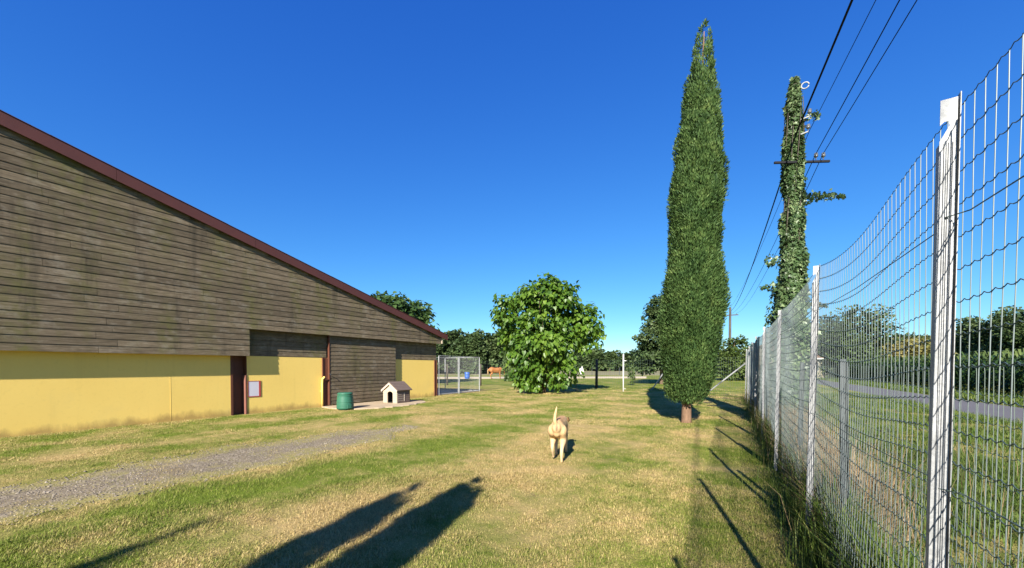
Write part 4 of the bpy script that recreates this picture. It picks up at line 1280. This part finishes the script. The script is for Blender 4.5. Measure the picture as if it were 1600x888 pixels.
for s in (-1, 1):
    c = (.015 + s*.045, .70, .53)
    MB().lathe([(.001, -.012), (.009, -.008), (.012, 0), (.009, .008), (.001, .012)], 8, c).build('eye', M['dark'], dog, sm=True, world=False)
MB().lathe([(.001, -.015), (.014, -.008), (.017, 0), (.012, .01), (.001, .014)], 8, (.035, .815, .465)).build('nose', M['dark'], dog, sm=True, world=False)

hp = ground_at(774, 592)
horse = thing('horse', hp, 'chestnut horse grazing in the paddock beyond the wire fence', 'horse', rz=YAW - R(62))
chains = [
    ([(0,-.72,1.12), (0,-.5,1.17), (0,-.1,1.08), (0,.35,1.10), (0,.68,1.12)], [.24, .31, .31, .32, .24]),
    ([(0,-.2,.98), (0,.3,.96)], [.27, .28]),
    ([(0,.68,1.22), (0,1.0,1.05), (0,1.25,.72), (0,1.36,.46)], [.22, .17, .13, .11]),
    ([(0,1.34,.50), (0,1.42,.30), (0,1.46,.06)], [.12, .10, .065]),
    ([(.15,-.62,1.0), (.16,-.52,.72), (.15,-.72,.50), (.15,-.66,.14), (.15,-.62,.05)], [.20, .13, .07, .05, .06]),
    ([(-.15,-.55,1.0), (-.16,-.42,.72), (-.15,-.58,.50), (-.15,-.50,.14), (-.15,-.46,.05)], [.20, .13, .07, .05, .06]),
    ([(.14,.55,.95), (.14,.55,.62), (.14,.58,.42), (.14,.57,.12), (.14,.60,.05)], [.14, .085, .055, .045, .058]),
    ([(-.14,.60,.95), (-.14,.66,.62), (-.14,.74,.42), (-.14,.76,.12), (-.14,.79,.05)], [.14, .085, .055, .045, .058]),
]
skin_body('body', chains, .03, M['horse'], horse, 5)
MB().tube([(0,-.92,1.22), (0,-1.02,1.08), (0,-1.02,.75), (0,-.98,.42)], [.045, .07, .075, .03], 8).build('tail', M['mane'], horse, sm=True, world=False)
m = MB()
for i in range(9):
    f = i/8; y = .62 + f*.72; z = 1.43 - f*.82 + .04
    m.bar((0, y, z), (.10, y + .02, z - .26), .09, .03)
m.build('mane', M['mane'], horse, world=False)
for s in (-1, 1):
    m = MB(); m.add([(s*.05, 1.30, .60), (s*.09, 1.27, .60), (s*.075, 1.24, .74), (s*.07, 1.31, .58)], [(0,1,2), (1,3,2), (3,0,2), (0,3,1)]); m.build('ear', M['horse'], horse, world=False)

# ------------------------------------------------------------------ background trees
SC = lambda px, d: px * d / F_PX
def bg_tree(name, px, py_top, depth, wpx, label, mat, clumps=60, leaves=6500, leaf=None, group=None, low=.22, shape='round', cat='tree', bark='bark', **kw):
    p = at_depth(px, depth); H = CAM_H + (HOR - py_top)*depth/F_PX; w = wpx*depth/F_PX/2
    if shape == 'round':
        bl = [(0,0,H*.58, w*.85, w*.85, H*.36), (w*.3,0,H*.72, w*.6, w*.6, H*.26), (-w*.35,w*.2,H*.66, w*.6, w*.6, H*.27), (0,-w*.3,H*.45, w*.75, w*.75, H*.25), (w*.45,0,H*.42, w*.5, w*.5, H*.2), (-w*.5,0,H*.4, w*.5,w*.5,H*.2)]
    elif shape == 'bush':
        bl = [(0,0,H*.42, w, w, H*.50), (w*.4,0,H*.55, w*.6, w*.6, H*.40), (-w*.45,0,H*.5, w*.55, w*.55, H*.42), (0,-w*.3,H*.3,w*.8,w*.8,H*.3)]
    else:
        bl = [(0,0,H*f, w*g, w*g, H*.10) for f, g in ((.22, .75), (.36, .95), (.50, .85), (.64, .66), (.78, .46), (.89, .27))]
    leaf = leaf or max(.16, depth*.0062)
    return leafy_tree(name, p, label, cat, bl, (0, 0, H*.86), max(.12, H*.022), clumps, leaves, leaf, mat, group=group, clump_r=max(.45, w*.30), bark=bark, **kw)

bg_tree('broadleaf_tree', 614, 460, 33, 122, 'broad leaved tree rising behind the barn roof', 'fig', 90, 9000, .30, tmpl=HEART, droop=.5)
WD = 'wood behind the paddock'
for px, top, d, w, where in ((676, 520, 86, 60, 'closest to the barn eave'), (706, 517, 90, 46, 'just over the kennel left half'), (733, 521, 82, 44, 'over the blue barrel'),
                      (757, 515, 88, 48, 'over the kennel right corner'), (784, 519, 84, 44, 'over the grazing horse'), (812, 520, 90, 50, 'against the left edge of the bushy tree'), (648, 522, 92, 60, 'hidden mostly behind the barn')):
    bg_tree('oak_tree', px, top, d, w, 'dark oak of the far wood ' + where, 'oak', 70, 5600, .62, WD, shape='bush')
bg_tree('willow_tree', 806, 545, 40, 34, 'pale drooping willow by the left side of the bushy tree', 'ash', 30, 2200, .26, shape='bush', droop=1.1)
for px, top, d, w, tx in ((928, 548, 150, 34, 'leftmost'), (945, 551, 140, 30, 'left of the tallest'), (961, 543, 150, 30, 'tallest'), (985, 552, 145, 34, 'behind the white pole'), (1008, 552, 150, 36, 'right beside the big dark tree'), (905, 549, 150, 36, 'half hidden behind the bushy tree'), (1090, 552, 150, 70, 'seen past the cypress'), (875, 550, 150, 40, 'hidden behind the bushy tree')):
    bg_tree('oak_tree', px, top, d, w, tx + ' tree of the distant line beyond the dry field', 'ash' if tx == 'tallest' else 'oak', 40, 2600, .95, 'distant tree line', shape='bush')
bg_tree('oak_tree', 1034, 462, 33, 86, 'big dark layered tree standing behind the cypress', 'oak', 120, 11000, .20, shape='tier', flat=.5, droop=.4)
bg_tree('shrub', 1147, 521, 42, 50, 'loose green shrub at the far end of the fence', 'ash', 50, 4500, .24, shape='bush', cat='shrub')
bg_tree('shrub', 1118, 548, 60, 40, 'low green shrub behind the cypress foot', 'oak', 30, 2500, .4, shape='bush', cat='shrub')
# right hand side beyond the lane
bg_tree('lime_tree', 1322, 474, 52, 98, 'round dark tree beyond the lane left of the maize', 'oak', 90, 8500, .34, shape='bush')
bg_tree('oak_tree', 1262, 520, 75, 60, 'dark tree behind the small house', 'oak', 50, 4500, .5, shape='bush')
bg_tree('shrub', 1395, 533, 62, 105, 'wide yellowish hedge shrub above the maize', 'hedge', 60, 5000, .4, shape='bush', cat='shrub')
bg_tree('shrub', 1450, 543, 70, 60, 'olive shrub between the yellowish hedge and the tall post', 'ash', 40, 3500, .45, shape='bush', cat='shrub')
RW = 'wooded rise beyond the maize'
for px, top, d, w, tx in ((1405, 522, 120, 40, 'smallest'), (1432, 527, 125, 40, 'second smallest'), (1465, 528, 120, 46, 'behind the tall post'), (1497, 512, 100, 52, 'lowest right of the tall post'), (1530, 492, 90, 64, 'middle sized'), (1566, 481, 84, 70, 'second tallest'), (1605, 470, 78, 80, 'tallest'), (1650, 462, 72, 90, 'beyond the right edge')):
    bg_tree('oak_tree', px, top, d, w, tx + ' dark oak on the wooded rise beyond the maize', 'oak', 70, 5200, max(.5, d*.0065), RW, shape='bush')

# small sapling near the paddock
sg = ground_at(988, 602)
sap = thing('sapling', sg, 'thin young sapling with few leaves near the white pole', 'sapling')
MB().tube([(0,0,-.05), (.03,0,.6), (.0,.02,1.35)], [.02, .014, .006], 6).build('stem', M['bark'], sap, world=False)
V, F, rn, C = crown_arrays([(0,0,.85,.38,.38,.55)], 22, 420, .11, QUAD, clump_r=.16)
link('foliage', arr_mesh('foliage', V, F, rn), M['ash'], sap)

# ------------------------------------------------------------------ maize field
def maize():
    Vs = []; Fs = []; Rs = []; nv = 0
    xs = np.concatenate([np.arange(12.2, 16.0, .75), np.arange(16.5, 30, 1.6)])
    pts = []
    for x in xs:
        step = .24 if x < 14 else .5
        yv = np.arange(10, 95, step); yv = yv + RNG.uniform(-.05, .05, len(yv))
        keep = np.ones(len(yv), bool)
        pts.append(np.stack([np.full(len(yv), x) + RNG.normal(0, .06, len(yv)), yv], 1))
    Pn = np.vstack(pts); n = len(Pn)
    H = RNG.uniform(2.15, 2.6, n)
    nl = 9
    base = np.repeat(Pn, nl, 0); Hh = np.repeat(H, nl); lev = np.tile(np.linspace(.08, .96, nl), n)
    az = np.repeat(RNG.uniform(0, 6.28, n), nl) + np.tile(np.arange(nl)*np.pi, n) + RNG.normal(0, .4, n*nl)
    Lf = RNG.uniform(.55, .85, n*nl) * np.where(lev > .85, .55, 1)
    d = np.stack([np.cos(az), np.sin(az)], 1); s = np.stack([-np.sin(az), np.cos(az)], 1)
    z0 = lev*Hh*.86
    rows = []
    for f, up, w in ((0, 0, .03), (.45, .34, .05), (.8, .30, .04), (1.05, .05, .004)):
        c = np.column_stack([base[:, 0] + d[:, 0]*Lf*f, base[:, 1] + d[:, 1]*Lf*f, z0 + up*Lf*np.where(lev > .85, 2.2, 1)])
        rows.append(c + np.column_stack([s*w, np.zeros(len(c))])); rows.append(c - np.column_stack([s*w, np.zeros(len(c))]))
    V = np.stack(rows, 1); N = len(V)
    T = np.array([(0,1,3,2), (2,3,5,4), (4,5,7,6)])
    F = (T[None] + (np.arange(N)*8)[:, None, None]).reshape(-1, 4)
    rn = np.clip(.15 + .45*lev + RNG.normal(0, .15, N) + (lev > .9)*.25, 0, 1)
    return arr_mesh('maize_field', V.reshape(-1, 3), F, np.repeat(rn, 8))
tag(link('maize_field', maize(), M['corn']), 'tall green maize crop in rows beyond the lane', 'maize', kind='stuff')

# ------------------------------------------------------------------ small house along the lane
hd = 52.0
h0 = at_depth(1192, hd); h1 = at_depth(1276, hd + 4)
hs = thing('house', (h0 + h1)*.5, 'small pale house with brown tiled roof seen through the fence', 'house', rz=math.atan2((h1-h0).y, (h1-h0).x))
L = (h1 - h0).length; W2 = 3.2; EZ = 2.75
m = MB(); m.box((-L/2, -W2, -.2), (L/2, W2, EZ)); m.prism([(-W2, EZ + .001), (W2, EZ + .001), (0, EZ + 1.55)], 'x', -L/2, L/2); m.build('wall', M['housewall'], hs, world=False)
for s in (-1, 1):
    m = MB(); m.prism([(0, EZ + 1.58), (s*(W2 + .4), EZ - .16), (s*(W2 + .4), EZ - .02), (0, EZ + 1.75)], 'x', -L/2 - .3, L/2 + .3); rf = m.build('roof', M['tiles'], hs, world=False)
    mm = MB(); mm.box((-L/2 - .3, s*(W2 + .405) - .06*(s < 0), EZ - .26), (L/2 + .3, s*(W2 + .405) + .06*(s > 0), EZ - .08)); mm.build('gutter', M['white'], rf, world=False)
m = MB(); m.box((-L/2 + 1.2, -.3, EZ + 1.2), (-L/2 + 1.8, .3, EZ + 2.35)); m.build('chimney', M['housewall'], hs, world=False)
for x in (-L*.3, 0, L*.3):
    f = MB().box((x - .55, -W2 - .03, .9), (x + .55, -W2 - .001, 2.15)).build('window', M['white'], hs, world=False)
    for q in (-1, 1):
        MB().box((x + q*.27 - .23, -W2 - .045, .97), (x + q*.27 + .23, -W2 - .031, 2.08)).build('pane', M['glass'], f, world=False)

# ------------------------------------------------------------------ grass
def blades(P, H, Wd, bend, rnd, seg2=True):
    """P (n,3) roots; blades of one bent strip: two base verts, two mid verts, one tip"""
    n = len(P); az = RNG.uniform(0, 2*np.pi, n); d = np.stack([np.cos(az), np.sin(az)], 1); s = np.stack([-d[:, 1], d[:, 0]], 1)
    z = np.zeros(n)
    b = bend * H
    mid = P + np.column_stack([d*(b*.35)[:, None], H*.6]); tip = P + np.column_stack([d*b[:, None], H*(1 - .25*np.minimum(bend, 1.5))])
    sw = np.column_stack([s*Wd[:, None]*.5, z])
    if seg2:
        V = np.stack([P - sw, P + sw, mid - sw*.8, mid + sw*.8, tip], 1)
        T = np.array([(0,1,3),(0,3,2),(2,3,4)]); k = 5
    else:
        V = np.stack([P - sw, P + sw, tip], 1); T = np.array([(0,1,2)]); k = 3
    F = (T[None] + (np.arange(n)*k)[:, None, None]).reshape(-1, 3)
    return V.reshape(-1, 3), F, np.repeat(rnd, k)

def sector(n, r0, r1, half=62):
    a = R(90) + YAW + R(1)*RNG.uniform(-half, half, n); r = np.sqrt(RNG.uniform(r0*r0, r1*r1, n))
    return np.cos(a)*r, np.sin(a)*r

def in_lawn(x, y):
    ok = (x > BX + .02) & (x < FX + .1)
    ok &= ~((((x + 12.0)/1.35)**2 + ((y - 10.4)/1.9)**2 < 1) | ((x < -12.0) & (y > 8.6) & (y < 12.35)))
    ok &= ~((x < BX + 1) & (y > 15) & (y < KY1) & (x < BX))
    return ok
def lawn(n, r0, r1, h, w, seg2, name):
    x, y = sector(n, r0, r1)
    dens = vnoise(x, y, .32)*.55 + vnoise(x+9, y, .9)*.45
    gm_ = gravel_mask(x, y)
    keep = in_lawn(x, y) & (RNG.random(n) < np.clip(dens*1.9 - .12, .12, 1)) & (~gm_ | (RNG.random(n) < np.clip((vnoise(x, y, .45) - .40)*2.2, .14, .85) + .5*np.exp(-edge_dist(x, y)/.12)))
    x, y, dens = x[keep], y[keep], dens[keep]; n = len(x)
    H = h * RNG.uniform(.5, 1.3, n) * (.45 + 1.1*dens)
    # a tufted unmown ridge next to the gravel
    ridge = np.exp(-((x + 5.25)/.55)**2) * (y < 7); H = H * (1 + .9*ridge*vnoise(x, y, .5))
    H = H * np.where(np.abs(x - BX) < .5, 1.2, 1)
    V, F, rn = blades(np.column_stack([x, y, ground_z(x, y) - .002]), H, w*RNG.uniform(.6, 1.3, n), RNG.uniform(.2, 1.5, n), RNG.random(n), seg2)
    return V, F, rn
parts = [lawn(260000, 2.0, 5.2, .025, .0042, True, 'a'), lawn(280000, 5.2, 9.5, .027, .006, False, 'b'), lawn(260000, 9.5, 17, .031, .010, False, 'c'), lawn(120000, 17, 30, .045, .02, False, 'd')]
def join(parts):
    V = np.vstack([p[0] for p in parts]); o = 0; Fs = []
    for p in parts: Fs.append(p[1] + o); o += len(p[0])
    return V, np.vstack(Fs), np.concatenate([p[2] for p in parts])
V, F, rn = join(parts)
tag(link('lawn_grass', arr_mesh('lawn_grass', V, F, rn), M['blade']), 'short mown grass blades, green and straw, over the lawn', 'grass', kind='stuff')
# longer verge grass outside the fence
def verge(n, x0, x1, y0, y1, h, w, pw=1.0):
    y = y0 + (y1 - y0)*RNG.random(n)**pw; x = RNG.uniform(x0, x1, n)
    keep = RNG.random(n) < np.clip(vnoise(x, y, .5)*1.6 - .1, .1, 1)
    x, y = x[keep], y[keep]; n = len(x)
    H = h*RNG.uniform(.4, 1.3, n)*(.5 + vnoise(x + 4, y, .8))
    return blades(np.column_stack([x, y, ground_z(x, y) - .003]), H, w*RNG.uniform(.6, 1.3, n), RNG.uniform(.15, 1.1, n), np.clip(RNG.normal(.5, .22, n), 0, 1), True)
V, F, rn = join([verge(60000, .85, 3.4, .5, 9, .17, .006), verge(70000, 1.2, 6.4, 3, 26, .15, .012, 1.5), verge(40000, 9.0, 12.3, 8, 60, .22, .03, 1.5)])
tag(link('verge_grass', arr_mesh('verge_grass', V, F, rn), M['weedgreen']), 'longer green grass on the verge between fence and lane', 'grass', kind='stuff')
# dry stalks and seed heads along the fence foot
def weeds(n, x0, x1, y0, y1, h, w, pw=1.3):
    y = y0 + (y1 - y0)*RNG.random(n)**pw; x = RNG.normal((x0+x1)/2, (x1-x0)/4, n)
    keep = RNG.random(n) < np.clip(vnoise(x*2, y, .6)*1.8 - .2, .05, 1)
    x, y = x[keep], y[keep]; n = len(x)
    H = h*RNG.uniform(.35, 1.25, n)
    return blades(np.column_stack([x, y, ground_z(x, y) - .003]), H, w*RNG.uniform(.6, 1.3, n), RNG.uniform(.05, .7, n), np.clip(RNG.normal(.5, .25, n), 0, 1), True)
V, F, rn = join([weeds(16000, .62, .98, 3.6, 21, .55, .006), weeds(12000, .68, 1.3, 4.0, 21, .75, .007), weeds(2500, .66, 1.2, .8, 4.5, .42, .005, 1.0), weeds(700, .8, 3.2, .8, 9, .5, .004)])
tag(link('dry_weeds', arr_mesh('dry_weeds', V, F, rn), M['weed']), 'dry straw coloured weeds along the foot of the fence', 'weeds', kind='stuff')
V, F, rn = join([weeds(11000, .36, 1.0, 1.2, 21, .20, .006), weeds(900, .42, .66, 2.0, 5.0, .38, .006, 1.0), weeds(22000, .58, 1.0, -1.5, 21, .42, .008), weeds(14000, .60, .84, 1.6, 14, .54, .011, 1.0)])
tag(link('fence_grass', arr_mesh('fence_grass', V, F, rn), M['weedgreen']), 'uncut green grass tufts along the foot of the fence', 'grass', kind='stuff')
